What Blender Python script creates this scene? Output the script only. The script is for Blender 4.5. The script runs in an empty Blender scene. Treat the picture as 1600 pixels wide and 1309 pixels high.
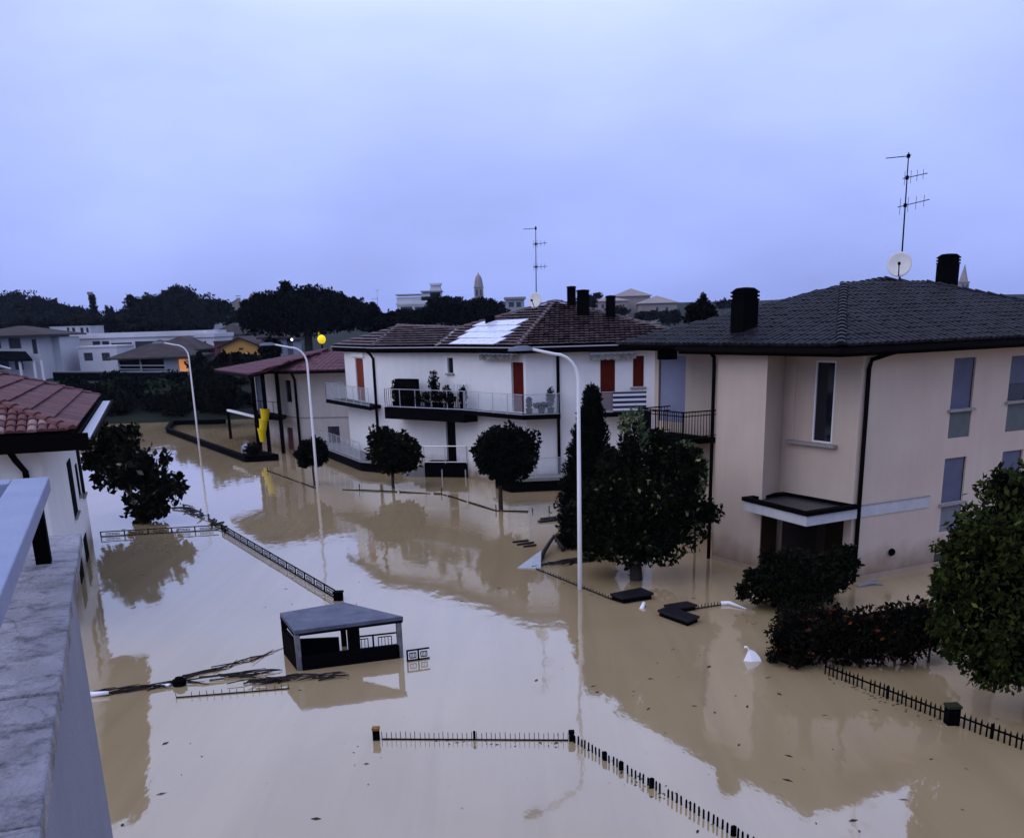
import bpy, math, random
import numpy as np
from mathutils import Vector, Matrix

random.seed(7)
rng = np.random.default_rng(11)
scene = bpy.context.scene
COL = scene.collection

# ------------------------------------------------------------------ camera
F, CX, CY = 1650.0, 800.0, 1030.0          # focal length / principal point in pixels of the 1600 x 1309 photograph
PITCH, ROLL, CAMH = 0.3107, -0.0293, 7.8
cam_data = bpy.data.cameras.new('camera')
cam = bpy.data.objects.new('camera', cam_data)
COL.objects.link(cam)
ROT = Matrix.Rotation(math.pi / 2 - PITCH, 3, 'X') @ Matrix.Rotation(ROLL, 3, 'Z')
cam.matrix_world = Matrix.Translation((0, 0, CAMH)) @ ROT.to_4x4()
cam_data.sensor_fit = 'HORIZONTAL'
cam_data.sensor_width = 36.0
cam_data.lens = 36.0 * F / 1600.0
cam_data.shift_y = (CY - 654.5) / 1600.0
cam_data.clip_start = 0.05
cam_data.clip_end = 12000
scene.camera = cam

# ------------------------------------------------------------------ sky, sun, exposure
SUN_EL, SUN_AZ = math.radians(50), math.radians(246)   # soft light from behind and left of the viewer
world = bpy.data.worlds.new('World')
scene.world = world
world.use_nodes = True
wn, wl = world.node_tree.nodes, world.node_tree.links
wn.clear()
w_out = wn.new('ShaderNodeOutputWorld')
w_bg = wn.new('ShaderNodeBackground')
w_sky = wn.new('ShaderNodeTexSky')
w_sky.sky_type = 'NISHITA'
w_sky.sun_disc = False
w_sky.sun_elevation = SUN_EL
w_sky.sun_rotation = SUN_AZ
w_sky.air_density = 1.6
w_sky.dust_density = 3.0
w_tc = wn.new('ShaderNodeTexCoord')
w_sep = wn.new('ShaderNodeSeparateXYZ')
wl.new(w_tc.outputs['Generated'], w_sep.inputs[0])
w_ramp = wn.new('ShaderNodeValToRGB')          # overcast deck: paler and brighter towards the zenith
cr = w_ramp.color_ramp
cr.elements[0].position = 0.0
cr.elements[0].color = (0.318, 0.402, 0.90, 1)
cr.elements[1].position = 1.0
cr.elements[1].color = (0.62, 0.71, 1.32, 1)
e = cr.elements.new(0.12); e.color = (0.415, 0.52, 1.06, 1)
e = cr.elements.new(0.34); e.color = (0.70, 0.82, 1.28, 1)
wl.new(w_sep.outputs['Z'], w_ramp.inputs['Fac'])
w_map = wn.new('ShaderNodeMapping')
w_map.inputs['Scale'].default_value = (1.0, 1.0, 2.4)
wl.new(w_tc.outputs['Generated'], w_map.inputs['Vector'])
w_noise = wn.new('ShaderNodeTexNoise')
w_noise.inputs['Scale'].default_value = 2.6
w_noise.inputs['Detail'].default_value = 5.0
w_noise.inputs['Roughness'].default_value = 0.5
wl.new(w_map.outputs['Vector'], w_noise.inputs['Vector'])
w_nr = wn.new('ShaderNodeMapRange')
w_nr.inputs['From Min'].default_value = 0.3
w_nr.inputs['From Max'].default_value = 0.7
w_nr.inputs['To Min'].default_value = 0.86
w_nr.inputs['To Max'].default_value = 1.15
wl.new(w_noise.outputs['Fac'], w_nr.inputs['Value'])
w_mul = wn.new('ShaderNodeMixRGB'); w_mul.blend_type = 'MULTIPLY'; w_mul.inputs['Fac'].default_value = 1.0
wl.new(w_ramp.outputs['Color'], w_mul.inputs['Color1'])
wl.new(w_nr.outputs['Result'], w_mul.inputs['Color2'])
w_dot = wn.new('ShaderNodeVectorMath'); w_dot.operation = 'DOT_PRODUCT'      # one broad paler cloud to the north
w_dot.inputs[1].default_value = Vector((0.03, 0.968, 0.25)).normalized()
w_nrm = wn.new('ShaderNodeVectorMath'); w_nrm.operation = 'NORMALIZE'
wl.new(w_tc.outputs['Generated'], w_nrm.inputs[0]); wl.new(w_nrm.outputs['Vector'], w_dot.inputs[0])
w_add = wn.new('ShaderNodeMath'); w_add.operation = 'MULTIPLY_ADD'; w_add.inputs[1].default_value = 0.10
wl.new(w_noise.outputs['Fac'], w_add.inputs[0]); wl.new(w_dot.outputs['Value'], w_add.inputs[2])
w_cl = wn.new('ShaderNodeMapRange'); w_cl.interpolation_type = 'SMOOTHSTEP'
w_cl.inputs['From Min'].default_value = 0.93; w_cl.inputs['From Max'].default_value = 1.055; w_cl.inputs['To Min'].default_value = 1.0; w_cl.inputs['To Max'].default_value = 1.17
wl.new(w_add.outputs[0], w_cl.inputs['Value'])
w_mul2 = wn.new('ShaderNodeMixRGB'); w_mul2.blend_type = 'MULTIPLY'; w_mul2.inputs['Fac'].default_value = 1.0
wl.new(w_mul.outputs['Color'], w_mul2.inputs['Color1']); wl.new(w_cl.outputs['Result'], w_mul2.inputs['Color2'])
w_skys = wn.new('ShaderNodeMixRGB'); w_skys.blend_type = 'MULTIPLY'; w_skys.inputs['Fac'].default_value = 1.0
w_skys.inputs['Color2'].default_value = (0.08, 0.08, 0.08, 1)
wl.new(w_sky.outputs['Color'], w_skys.inputs['Color1'])
w_mix = wn.new('ShaderNodeMixRGB'); w_mix.inputs['Fac'].default_value = 0.90
wl.new(w_skys.outputs['Color'], w_mix.inputs['Color1'])
wl.new(w_mul2.outputs['Color'], w_mix.inputs['Color2'])
wl.new(w_mix.outputs['Color'], w_bg.inputs['Color'])
w_bg.inputs['Strength'].default_value = 1.0
wl.new(w_bg.outputs[0], w_out.inputs['Surface'])

sun_data = bpy.data.lights.new('sun', 'SUN')
sun_data.energy = 0.95
sun_data.angle = math.radians(70)
sun_data.color = (1.0, 0.93, 0.86)
sun = bpy.data.objects.new('sun', sun_data)
COL.objects.link(sun)
sdir = Vector((math.sin(SUN_AZ) * math.cos(SUN_EL), math.cos(SUN_AZ) * math.cos(SUN_EL), math.sin(SUN_EL)))
sun.rotation_euler = sdir.to_track_quat('Z', 'Y').to_euler()

scene.view_settings.view_transform = 'Standard'
scene.view_settings.look = 'None'
scene.view_settings.exposure = 0.0
scene.view_settings.gamma = 1.0
scene.view_settings.use_curve_mapping = False
scene.render.engine = 'CYCLES'
scene.cycles.use_denoising = True
scene.cycles.max_bounces = 6
scene.cycles.diffuse_bounces = 3
scene.cycles.glossy_bounces = 3
scene.cycles.transparent_max_bounces = 12
scene.cycles.volume_bounces = 0
scene.cycles.caustics_reflective = False
scene.cycles.caustics_refractive = False

# ------------------------------------------------------------------ surveying helpers
CAM = Vector((0, 0, CAMH))
def ray(px, py):
    return ROT @ Vector(((px - CX) / F, -(py - CY) / F, -1.0))
def P(px, py, z=0.0):
    """point at height z on the line of sight"""
    d = ray(px, py); return CAM + d * ((z - CAMH) / d.z)
def D(px, py, Y):
    """point at northing Y on the line of sight"""
    d = ray(px, py); return CAM + d * (Y / d.y)
def OP(px, py, p0, n):
    """point of a plane on the line of sight"""
    d = ray(px, py); return CAM + d * ((Vector(p0) - CAM).dot(n) / d.dot(n))
def V(*a): return Vector(a)
UP = V(0, 0, 1)
def flat(p, z=0.0): return V(p[0], p[1], z)
def nrm(v): return Vector(v).normalized()

# ------------------------------------------------------------------ materials
MATS = {}
def material(name, col, rough=0.7, col2=None, scale=3.0, bump=0.0, bscale=40.0, metallic=0.0, spec=0.15, streak=0.0, alpha=1.0,
             emit=None, estr=0.0, ior=1.45, wave=None, tide=False):
    if name in MATS: return MATS[name]
    m = bpy.data.materials.new(name); m.use_nodes = True
    nt = m.node_tree; n, l = nt.nodes, nt.links
    b = n['Principled BSDF']
    b.inputs['Roughness'].default_value = rough
    b.inputs['Metallic'].default_value = metallic
    b.inputs['Specular IOR Level'].default_value = spec
    b.inputs['IOR'].default_value = ior
    b.inputs['Alpha'].default_value = alpha
    b.inputs['Base Color'].default_value = (*col, 1)
    tc = n.new('ShaderNodeTexCoord')
    if col2 is not None:
        ns = n.new('ShaderNodeTexNoise'); ns.inputs['Scale'].default_value = scale
        ns.inputs['Detail'].default_value = 6; ns.inputs['Roughness'].default_value = 0.6
        l.new(tc.outputs['Object'], ns.inputs['Vector'])
        rp = n.new('ShaderNodeValToRGB')
        rp.color_ramp.elements[0].position = 0.32; rp.color_ramp.elements[0].color = (*col, 1)
        rp.color_ramp.elements[1].position = 0.68; rp.color_ramp.elements[1].color = (*col2, 1)
        l.new(ns.outputs['Fac'], rp.inputs['Fac'])
        out = rp.outputs['Color']
        if streak > 0:
            mp = n.new('ShaderNodeMapping'); mp.inputs['Scale'].default_value = (2.2, 2.2, 0.16)
            l.new(tc.outputs['Object'], mp.inputs['Vector'])
            s2 = n.new('ShaderNodeTexNoise'); s2.inputs['Scale'].default_value = 2.0; s2.inputs['Detail'].default_value = 5
            l.new(mp.outputs['Vector'], s2.inputs['Vector'])
            mr = n.new('ShaderNodeMapRange'); mr.inputs['From Min'].default_value = 0.35; mr.inputs['From Max'].default_value = 0.75
            mr.inputs['To Min'].default_value = 1.0; mr.inputs['To Max'].default_value = 1.0 - streak * 0.45
            l.new(s2.outputs['Fac'], mr.inputs['Value'])
            mx = n.new('ShaderNodeMixRGB'); mx.blend_type = 'MULTIPLY'; mx.inputs['Fac'].default_value = 1.0
            l.new(out, mx.inputs['Color1']); l.new(mr.outputs['Result'], mx.inputs['Color2'])
            out = mx.outputs['Color']
        if tide:
            sp = n.new('ShaderNodeSeparateXYZ'); l.new(tc.outputs['Object'], sp.inputs[0])
            tn = n.new('ShaderNodeTexNoise'); tn.inputs['Scale'].default_value = 1.7; tn.inputs['Detail'].default_value = 7; l.new(tc.outputs['Object'], tn.inputs['Vector'])
            ad = n.new('ShaderNodeMath'); ad.operation = 'MULTIPLY_ADD'; ad.inputs[1].default_value = -0.9; l.new(tn.outputs['Fac'], ad.inputs[0]); l.new(sp.outputs['Z'], ad.inputs[2])
            tr = n.new('ShaderNodeMapRange'); tr.inputs['From Min'].default_value = -0.35; tr.inputs['From Max'].default_value = 0.55
            tr.inputs['To Min'].default_value = 0.92; tr.inputs['To Max'].default_value = 0.0; l.new(ad.outputs[0], tr.inputs['Value'])
            tm = n.new('ShaderNodeMixRGB'); l.new(tr.outputs['Result'], tm.inputs['Fac']); l.new(out, tm.inputs['Color1']); tm.inputs['Color2'].default_value = (0.21, 0.15, 0.10, 1)
            out = tm.outputs['Color']
        l.new(out, b.inputs['Base Color'])
    if bump > 0:
        bn = n.new('ShaderNodeTexNoise'); bn.inputs['Scale'].default_value = bscale; bn.inputs['Detail'].default_value = 4
        l.new(tc.outputs['Object'], bn.inputs['Vector'])
        bp = n.new('ShaderNodeBump'); bp.inputs['Strength'].default_value = bump; bp.inputs['Distance'].default_value = 0.02
        l.new(bn.outputs['Fac'], bp.inputs['Height'])
        l.new(bp.outputs['Normal'], b.inputs['Normal'])
    if wave is not None:
        wv = n.new('ShaderNodeTexWave'); wv.bands_direction = 'Z'; wv.inputs['Scale'].default_value = wave
        l.new(tc.outputs['Object'], wv.inputs['Vector'])
        bp = n.new('ShaderNodeBump'); bp.inputs['Strength'].default_value = 0.5; bp.inputs['Distance'].default_value = 0.01
        l.new(wv.outputs['Fac'], bp.inputs['Height']); l.new(bp.outputs['Normal'], b.inputs['Normal'])
    if emit is not None:
        b.inputs['Emission Color'].default_value = (*emit, 1); b.inputs['Emission Strength'].default_value = estr
    MATS[name] = m
    return m

M = material
m_pink = M('pink_stucco', (0.49, 0.40, 0.33), 0.9, (0.54, 0.445, 0.37), 0.7, 0.25, 60, streak=0.12, tide=True)
m_white = M('white_stucco', (0.70, 0.70, 0.71), 0.9, (0.77, 0.77, 0.78), 0.6, 0.2, 60, streak=0.12, tide=True)
m_lwhite = M('left_house_stucco', (0.74, 0.75, 0.77), 0.9, (0.80, 0.81, 0.82), 0.6, 0.2, 60, streak=0.10, tide=True)
m_beige = M('beige_stucco', (0.50, 0.46, 0.43), 0.9, (0.57, 0.53, 0.50), 0.5, 0.2, 60, streak=0.2, tide=True)
m_grey = M('grey_render', (0.225, 0.232, 0.28), 0.85, (0.27, 0.278, 0.325), 1.2, 0.3, 50, streak=0.12)
m_conc = M('concrete', (0.16, 0.16, 0.17), 0.85, (0.22, 0.22, 0.23), 2.0, 0.3, 40)
m_band = M('concrete_band', (0.40, 0.41, 0.44), 0.85, (0.48, 0.49, 0.52), 3.0, 0.3, 40, streak=0.2)
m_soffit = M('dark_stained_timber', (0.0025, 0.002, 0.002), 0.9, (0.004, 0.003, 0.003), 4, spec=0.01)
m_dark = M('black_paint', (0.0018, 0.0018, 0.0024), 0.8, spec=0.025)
m_pipe = M('brown_downpipe', (0.004, 0.003, 0.003), 0.7, spec=0.03)
m_gutter = M('galvanised_gutter', (0.40, 0.41, 0.46), 0.4, metallic=0.3)
m_shut = M('bluegrey_roller_shutter', (0.20, 0.215, 0.32), 0.6, (0.225, 0.24, 0.35), 1.5, wave=12.0)
m_shutd = M('dark_roller_shutter', (0.090, 0.098, 0.150), 0.6, (0.115, 0.124, 0.185), 1.5, wave=12.0, spec=0.1)
m_panel = M('bluegrey_panel', (0.14, 0.148, 0.175), 0.7, (0.18, 0.187, 0.215), 2.0)
m_panel2 = M('greygreen_panel', (0.085, 0.10, 0.105), 0.7, (0.12, 0.135, 0.14), 2.0)
m_red = M('red_shutter', (0.080, 0.010, 0.006), 0.8, (0.10, 0.013, 0.008), 3, wave=14.0, spec=0.03)
m_orange = M('rust_shutter', (0.16, 0.038, 0.020), 0.8, (0.19, 0.046, 0.024), 3, wave=14.0, spec=0.03)
m_glass = M('dark_window_glass', (0.006, 0.007, 0.012), 0.06, spec=0.6)
m_wframe = M('white_window_frame', (0.7, 0.7, 0.72), 0.5)
m_sill = M('stone_sill', (0.23, 0.21, 0.21), 0.8, (0.30, 0.28, 0.27), 8)
m_tile_dark = M('dark_roof_tile', (0.003, 0.003, 0.0045), 0.5, (0.011, 0.0105, 0.0135), 6.0, 0.3, 30, spec=0.11)
m_tile_brown = M('brown_roof_tile', (0.060, 0.038, 0.040), 0.5, (0.125, 0.080, 0.080), 5.0, 0.3, 30, spec=0.3)
m_tile_red = M('red_clay_tile', (0.085, 0.032, 0.034), 0.6, (0.135, 0.058, 0.058), 5.0, 0.3, 30)
m_tile_red2 = M('red_clay_tile_pale', (0.20, 0.12, 0.11), 0.6, (0.30, 0.19, 0.175), 5.0, 0.3, 30)
m_tile_plum = M('plum_roof_sheet', (0.085, 0.030, 0.040), 0.6, (0.12, 0.045, 0.055), 3.0)
m_tile_far = M('far_roof_tile', (0.035, 0.028, 0.029), 0.8, (0.06, 0.048, 0.048), 0.8)
m_solar = M('solar_glass_glare', (0.62, 0.66, 0.80), 0.25, (0.66, 0.70, 0.84), 0.5, spec=0.5)  # pale base colour stands in for the sky reflected in the panels
m_alu = M('aluminium', (0.55, 0.56, 0.58), 0.35, metallic=0.7)
m_lamp = M('white_lamp_paint', (0.80, 0.80, 0.84), 0.4)
m_lamphead = M('grey_lamp_head', (0.16, 0.17, 0.21), 0.5)
m_dish = M('satellite_dish_paint', (0.62, 0.60, 0.56), 0.5, (0.70, 0.68, 0.64), 6)
m_bglass = M('balcony_glass', (0.45, 0.5, 0.58), 0.08, alpha=0.15)
m_bark = M('bark', (0.030, 0.024, 0.020), 0.9, (0.05, 0.04, 0.033), 12, 0.6, 30)
m_rail = M('bluegrey_handrail', (0.22, 0.255, 0.37), 0.5, (0.27, 0.305, 0.43), 3, 0.3, 60)
m_cope = M('weathered_stone_coping', (0.17, 0.167, 0.185), 0.5, (0.34, 0.33, 0.365), 3.5, 0.9, 60, spec=0.35, streak=0.0)
m_yellow = M('yellow_plastic', (0.78, 0.56, 0.012), 0.5)
m_whitepl = M('white_plastic', (0.78, 0.80, 0.86), 0.4)
m_plank = M('wet_timber', (0.013, 0.011, 0.011), 0.7, (0.034, 0.028, 0.026), 6, 0.4, 20)
m_ochre = M('ochre_render', (0.56, 0.31, 0.085), 0.9, (0.62, 0.35, 0.10), 0.5)
m_far_white = M('far_white_render', (0.50, 0.50, 0.54), 0.9, (0.60, 0.60, 0.63), 0.2)
m_far_grey = M('far_grey_render', (0.26, 0.28, 0.31), 0.9, (0.31, 0.33, 0.36), 0.2)
m_far_stone = M('far_stone', (0.24, 0.21, 0.20), 0.9, (0.30, 0.26, 0.25), 0.1)
m_far_win = M('far_window', (0.05, 0.052, 0.065), 0.3)
m_glow = M('lit_doorway', (0.8, 0.3, 0.08), 0.6, emit=(1.0, 0.36, 0.12), estr=0.35)
m_bulb = M('lit_lamp', (0.9, 0.85, 0.7), 0.5, emit=(1.0, 0.95, 0.85), estr=3.0)
m_ybulb = M('lit_yellow_lamp', (0.9, 0.7, 0.02), 0.5, emit=(1.0, 0.68, 0.02), estr=0.55)
m_cloth = M('dark_cloth', (0.004, 0.004, 0.005), 0.95, spec=0.02)

# coping slabs carry dark lichen blotches and cracks
def lichen(m):
    nt = m.node_tree; n, l = nt.nodes, nt.links
    b = n['Principled BSDF']; src = b.inputs['Base Color'].links[0].from_socket
    tc = n.new('ShaderNodeTexCoord')
    ns = n.new('ShaderNodeTexNoise'); ns.inputs['Scale'].default_value = 14; ns.inputs['Detail'].default_value = 10; ns.inputs['Roughness'].default_value = 0.72
    l.new(tc.outputs['Object'], ns.inputs['Vector'])
    rp = n.new('ShaderNodeValToRGB'); rp.color_ramp.elements[0].position = 0.50; rp.color_ramp.elements[0].color = (1, 1, 1, 1)
    rp.color_ramp.elements[1].position = 0.66; rp.color_ramp.elements[1].color = (0.14, 0.13, 0.14, 1)
    l.new(ns.outputs['Fac'], rp.inputs['Fac'])
    ns.inputs['Scale'].default_value = 5.5
    vo = n.new('ShaderNodeTexVoronoi'); vo.feature = 'DISTANCE_TO_EDGE'; vo.inputs['Scale'].default_value = 2.3
    dist = n.new('ShaderNodeMixRGB'); dist.inputs['Fac'].default_value = 0.12
    l.new(tc.outputs['Object'], dist.inputs['Color1']); l.new(ns.outputs['Color'], dist.inputs['Color2'])
    l.new(dist.outputs['Color'], vo.inputs['Vector'])
    r2 = n.new('ShaderNodeValToRGB'); r2.color_ramp.elements[0].position = 0.0; r2.color_ramp.elements[0].color = (0.6, 0.58, 0.58, 1)
    r2.color_ramp.elements[1].position = 0.012; r2.color_ramp.elements[1].color = (1, 1, 1, 1)
    l.new(vo.outputs['Distance'], r2.inputs['Fac'])
    m1 = n.new('ShaderNodeMixRGB'); m1.blend_type = 'MULTIPLY'; m1.inputs['Fac'].default_value = 1
    l.new(src, m1.inputs['Color1']); l.new(rp.outputs['Color'], m1.inputs['Color2'])
    m2 = n.new('ShaderNodeMixRGB'); m2.blend_type = 'MULTIPLY'; m2.inputs['Fac'].default_value = 1
    l.new(m1.outputs['Color'], m2.inputs['Color1']); l.new(r2.outputs['Color'], m2.inputs['Color2'])
    l.new(m2.outputs['Color'], b.inputs['Base Color'])
lichen(m_cope)

def islandize(m, lo, hi):
    """every tile a slightly different tone"""
    n, l = m.node_tree.nodes, m.node_tree.links; b = n['Principled BSDF']; src = b.inputs['Base Color'].links[0].from_socket
    g = n.new('ShaderNodeNewGeometry'); mr = n.new('ShaderNodeMapRange'); mr.inputs['To Min'].default_value = lo; mr.inputs['To Max'].default_value = hi
    l.new(g.outputs['Random Per Island'], mr.inputs['Value'])
    mx = n.new('ShaderNodeMixRGB'); mx.blend_type = 'MULTIPLY'; mx.inputs['Fac'].default_value = 1; l.new(src, mx.inputs['Color1']); l.new(mr.outputs['Result'], mx.inputs['Color2'])
    l.new(mx.outputs['Color'], b.inputs['Base Color'])
islandize(m_tile_dark, 0.35, 1.9); islandize(m_tile_brown, 0.65, 1.35); islandize(m_tile_red, 0.75, 1.3); islandize(m_tile_plum, 0.85, 1.15)

def leaf_material(name, c1, c2, c3=None, scale=1.2):
    m = bpy.data.materials.new(name); m.use_nodes = True
    n, l = m.node_tree.nodes, m.node_tree.links
    b = n['Principled BSDF']; b.inputs['Roughness'].default_value = 0.8; b.inputs['Specular IOR Level'].default_value = 0.04
    g = n.new('ShaderNodeNewGeometry')
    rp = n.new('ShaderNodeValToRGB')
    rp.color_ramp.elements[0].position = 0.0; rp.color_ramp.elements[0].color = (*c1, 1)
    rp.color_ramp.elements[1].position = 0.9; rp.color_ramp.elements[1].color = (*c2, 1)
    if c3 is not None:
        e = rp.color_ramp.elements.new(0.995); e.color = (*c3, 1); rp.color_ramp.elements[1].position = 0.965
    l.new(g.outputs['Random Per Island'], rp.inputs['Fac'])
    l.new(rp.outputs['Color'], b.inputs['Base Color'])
    return m
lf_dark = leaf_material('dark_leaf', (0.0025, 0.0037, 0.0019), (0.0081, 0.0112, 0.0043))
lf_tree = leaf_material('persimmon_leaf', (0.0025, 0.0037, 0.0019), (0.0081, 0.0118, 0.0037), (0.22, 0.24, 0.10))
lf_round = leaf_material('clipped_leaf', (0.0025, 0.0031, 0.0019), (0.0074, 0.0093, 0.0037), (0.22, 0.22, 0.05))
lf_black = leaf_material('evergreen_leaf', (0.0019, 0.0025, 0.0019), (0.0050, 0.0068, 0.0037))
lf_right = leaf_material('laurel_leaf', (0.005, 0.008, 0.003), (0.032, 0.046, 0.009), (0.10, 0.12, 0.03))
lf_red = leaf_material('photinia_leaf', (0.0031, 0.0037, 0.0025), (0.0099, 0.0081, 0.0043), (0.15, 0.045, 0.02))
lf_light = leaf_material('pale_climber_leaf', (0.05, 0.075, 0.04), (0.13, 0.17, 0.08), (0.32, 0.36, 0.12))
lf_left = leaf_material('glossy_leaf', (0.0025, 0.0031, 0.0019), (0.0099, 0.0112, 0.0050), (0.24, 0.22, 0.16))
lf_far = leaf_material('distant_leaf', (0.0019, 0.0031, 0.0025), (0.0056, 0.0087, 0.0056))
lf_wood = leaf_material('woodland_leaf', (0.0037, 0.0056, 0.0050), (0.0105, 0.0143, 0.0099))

m_core = M('crown_core', (0.002, 0.0025, 0.002), 0.95, spec=0.0)  # near-black filling that keeps crowns from being see-through

# ------------------------------------------------------------------ mesh builder
class MB:
    def __init__(s): s.v = []; s.f = []
    def add(s, vs, fs):
        o = len(s.v); s.v += [tuple(p) for p in vs]; s.f += [tuple(i + o for i in f) for f in fs]
    def quad(s, a, b, c, d): s.add([a, b, c, d], [(0, 1, 2, 3)])
    def poly(s, pts): s.add(pts, [tuple(range(len(pts)))])
    def box(s, p, dx, dy, dz):
        """corner p and three edge vectors"""
        p, dx, dy, dz = Vector(p), Vector(dx), Vector(dy), Vector(dz)
        q = [p, p + dx, p + dx + dy, p + dy]
        s.add(q + [w + dz for w in q], [(3, 2, 1, 0), (4, 5, 6, 7), (0, 1, 5, 4), (1, 2, 6, 5), (2, 3, 7, 6), (3, 0, 4, 7)])
    def cbox(s, c, ex, ey, ez, sx, sy, sz):
        c = Vector(c); ex, ey, ez = Vector(ex), Vector(ey), Vector(ez)
        s.box(c - ex * sx / 2 - ey * sy / 2 - ez * sz / 2, ex * sx, ey * sy, ez * sz)
    def abox(s, x0, x1, y0, y1, z0, z1): s.box((x0, y0, z0), (x1 - x0, 0, 0), (0, y1 - y0, 0), (0, 0, z1 - z0))
    def bar(s, a, b, w, h=None, up=UP):
        a, b = Vector(a), Vector(b); h = h or w
        t = (b - a).normalized(); sd = t.cross(up)
        if sd.length < 1e-4: sd = V(1, 0, 0)
        sd.normalize(); u2 = sd.cross(t)
        s.box(a - sd * w / 2 - u2 * h / 2, b - a, sd * w, u2 * h)
    def prism(s, pts, z0, z1):
        n = len(pts)
        s.add([(p[0], p[1], z0) for p in pts] + [(p[0], p[1], z1) for p in pts],
              [tuple(reversed(range(n))), tuple(range(n, 2 * n))] + [(i, (i + 1) % n, n + (i + 1) % n, n + i) for i in range(n)])
    def tube(s, path, r, n=8, cap=True):
        path = [Vector(p) for p in path]
        rs = r if isinstance(r, (list, tuple)) else [r] * len(path)
        rings = []; prev = None
        for i, p in enumerate(path):
            t = (path[min(i + 1, len(path) - 1)] - path[max(i - 1, 0)]).normalized()
            if prev is None:
                a = t.cross(UP)
                if a.length < 1e-3: a = V(1, 0, 0)
            else:
                a = prev - t * prev.dot(t)
            a.normalize(); prev = a; b = t.cross(a)
            rings.append([p + (a * math.cos(2 * math.pi * k / n) + b * math.sin(2 * math.pi * k / n)) * rs[i] for k in range(n)])
        vs = [q for rg in rings for q in rg]
        fs = [(i * n + k, i * n + (k + 1) % n, (i + 1) * n + (k + 1) % n, (i + 1) * n + k) for i in range(len(path) - 1) for k in range(n)]
        if cap: fs += [tuple(reversed(range(n))), tuple((len(path) - 1) * n + k for k in range(n))]
        s.add(vs, fs)
    def lathe(s, c, prof, n=12, ax=UP):
        c = Vector(c); ax = Vector(ax).normalized()
        a = ax.cross(V(0, 1, 0)); a = a.normalized() if a.length > 1e-3 else V(1, 0, 0)
        b = ax.cross(a)
        vs = [c + ax * z + (a * math.cos(2 * math.pi * k / n) + b * math.sin(2 * math.pi * k / n)) * r for r, z in prof for k in range(n)]
        fs = [(i * n + k, i * n + (k + 1) % n, (i + 1) * n + (k + 1) % n, (i + 1) * n + k) for i in range(len(prof) - 1) for k in range(n)]
        fs += [tuple(reversed(range(n))), tuple((len(prof) - 1) * n + k for k in range(n))]
        s.add(vs, fs)
    def mesh(s, name):
        me = bpy.data.meshes.new(name); me.from_pydata(s.v, [], s.f); me.update(); return me
    def build(s, name, mat, parent=None, smooth=False, bevel=0.0):
        me = s.mesh(name); me.materials.append(mat)
        if smooth: me.shade_smooth()
        o = bpy.data.objects.new(name, me); COL.objects.link(o)
        if parent is not None: attach(o, parent)
        if bevel:
            md = o.modifiers.new('bevel', 'BEVEL'); md.width = bevel; md.segments = 2; md.limit_method = 'ANGLE'
        return o

WORLD = {}
def attach(o, parent):
    o.parent = parent
    o.matrix_parent_inverse = WORLD.get(parent.name, Matrix.Identity(4)).inverted()
def thing(name, label, cat, loc=(0, 0, 0), group=None):
    o = bpy.data.objects.new(name, None); COL.objects.link(o)
    o.location = loc; o.empty_display_size = 0.3
    WORLD[o.name] = Matrix.Translation(loc)
    return tag(o, label, cat, group)
def tag(o, label, cat, group=None, kind=None):
    o['label'] = label; o['category'] = cat
    if group: o['group'] = group
    if kind: o['kind'] = kind
    return o
def structure(o): o['kind'] = 'structure'; return o
def stuff(o): o['kind'] = 'stuff'; return o
def piece(name, me, parent, matrix):
    o = bpy.data.objects.new(name, me); COL.objects.link(o)
    attach(o, parent); o.matrix_basis = matrix
    return o
def frame_m(o, ex, ey, ez):
    m = Matrix((ex, ey, ez)).transposed().to_4x4(); m.translation = Vector(o); return m

def wall(mb, o, ex, nout, W, z0, z1, holes=(), depth=0.16):
    """plane wall with real openings and reveals; holes = (x0, x1, z0, z1)"""
    o, ex, nout = Vector(o), Vector(ex), Vector(nout)
    xs = sorted({0.0, W} | {h[0] for h in holes} | {h[1] for h in holes})
    zs = sorted({z0, z1} | {h[2] for h in holes} | {h[3] for h in holes})
    def pt(x, z, d=0.0): return flat(o, 0) + ex * x + UP * z - nout * d
    for i in range(len(xs) - 1):
        for j in range(len(zs) - 1):
            cx, cz = (xs[i] + xs[i + 1]) / 2, (zs[j] + zs[j + 1]) / 2
            if any(h[0] < cx < h[1] and h[2] < cz < h[3] for h in holes): continue
            mb.quad(pt(xs[i], zs[j]), pt(xs[i + 1], zs[j]), pt(xs[i + 1], zs[j + 1]), pt(xs[i], zs[j + 1]))
    for a, b, c, d in holes:
        mb.quad(pt(a, c), pt(a, d), pt(a, d, depth), pt(a, c, depth))
        mb.quad(pt(b, d), pt(b, c), pt(b, c, depth), pt(b, d, depth))
        mb.quad(pt(a, d), pt(b, d), pt(b, d, depth), pt(a, d, depth))
        mb.quad(pt(b, c), pt(a, c), pt(a, c, depth), pt(b, c, depth))
def pane(name, mat, parent, o, ex, nout, a, b, c, d, depth=0.10, th=0.04):
    mb = MB(); mb.box(flat(o) + ex * (a + 0.003) + UP * (c + 0.003) - nout * (depth + th), ex * (b - a - 0.006), UP * (d - c - 0.006), nout * th)
    return mb.build(name, mat, parent)

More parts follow.
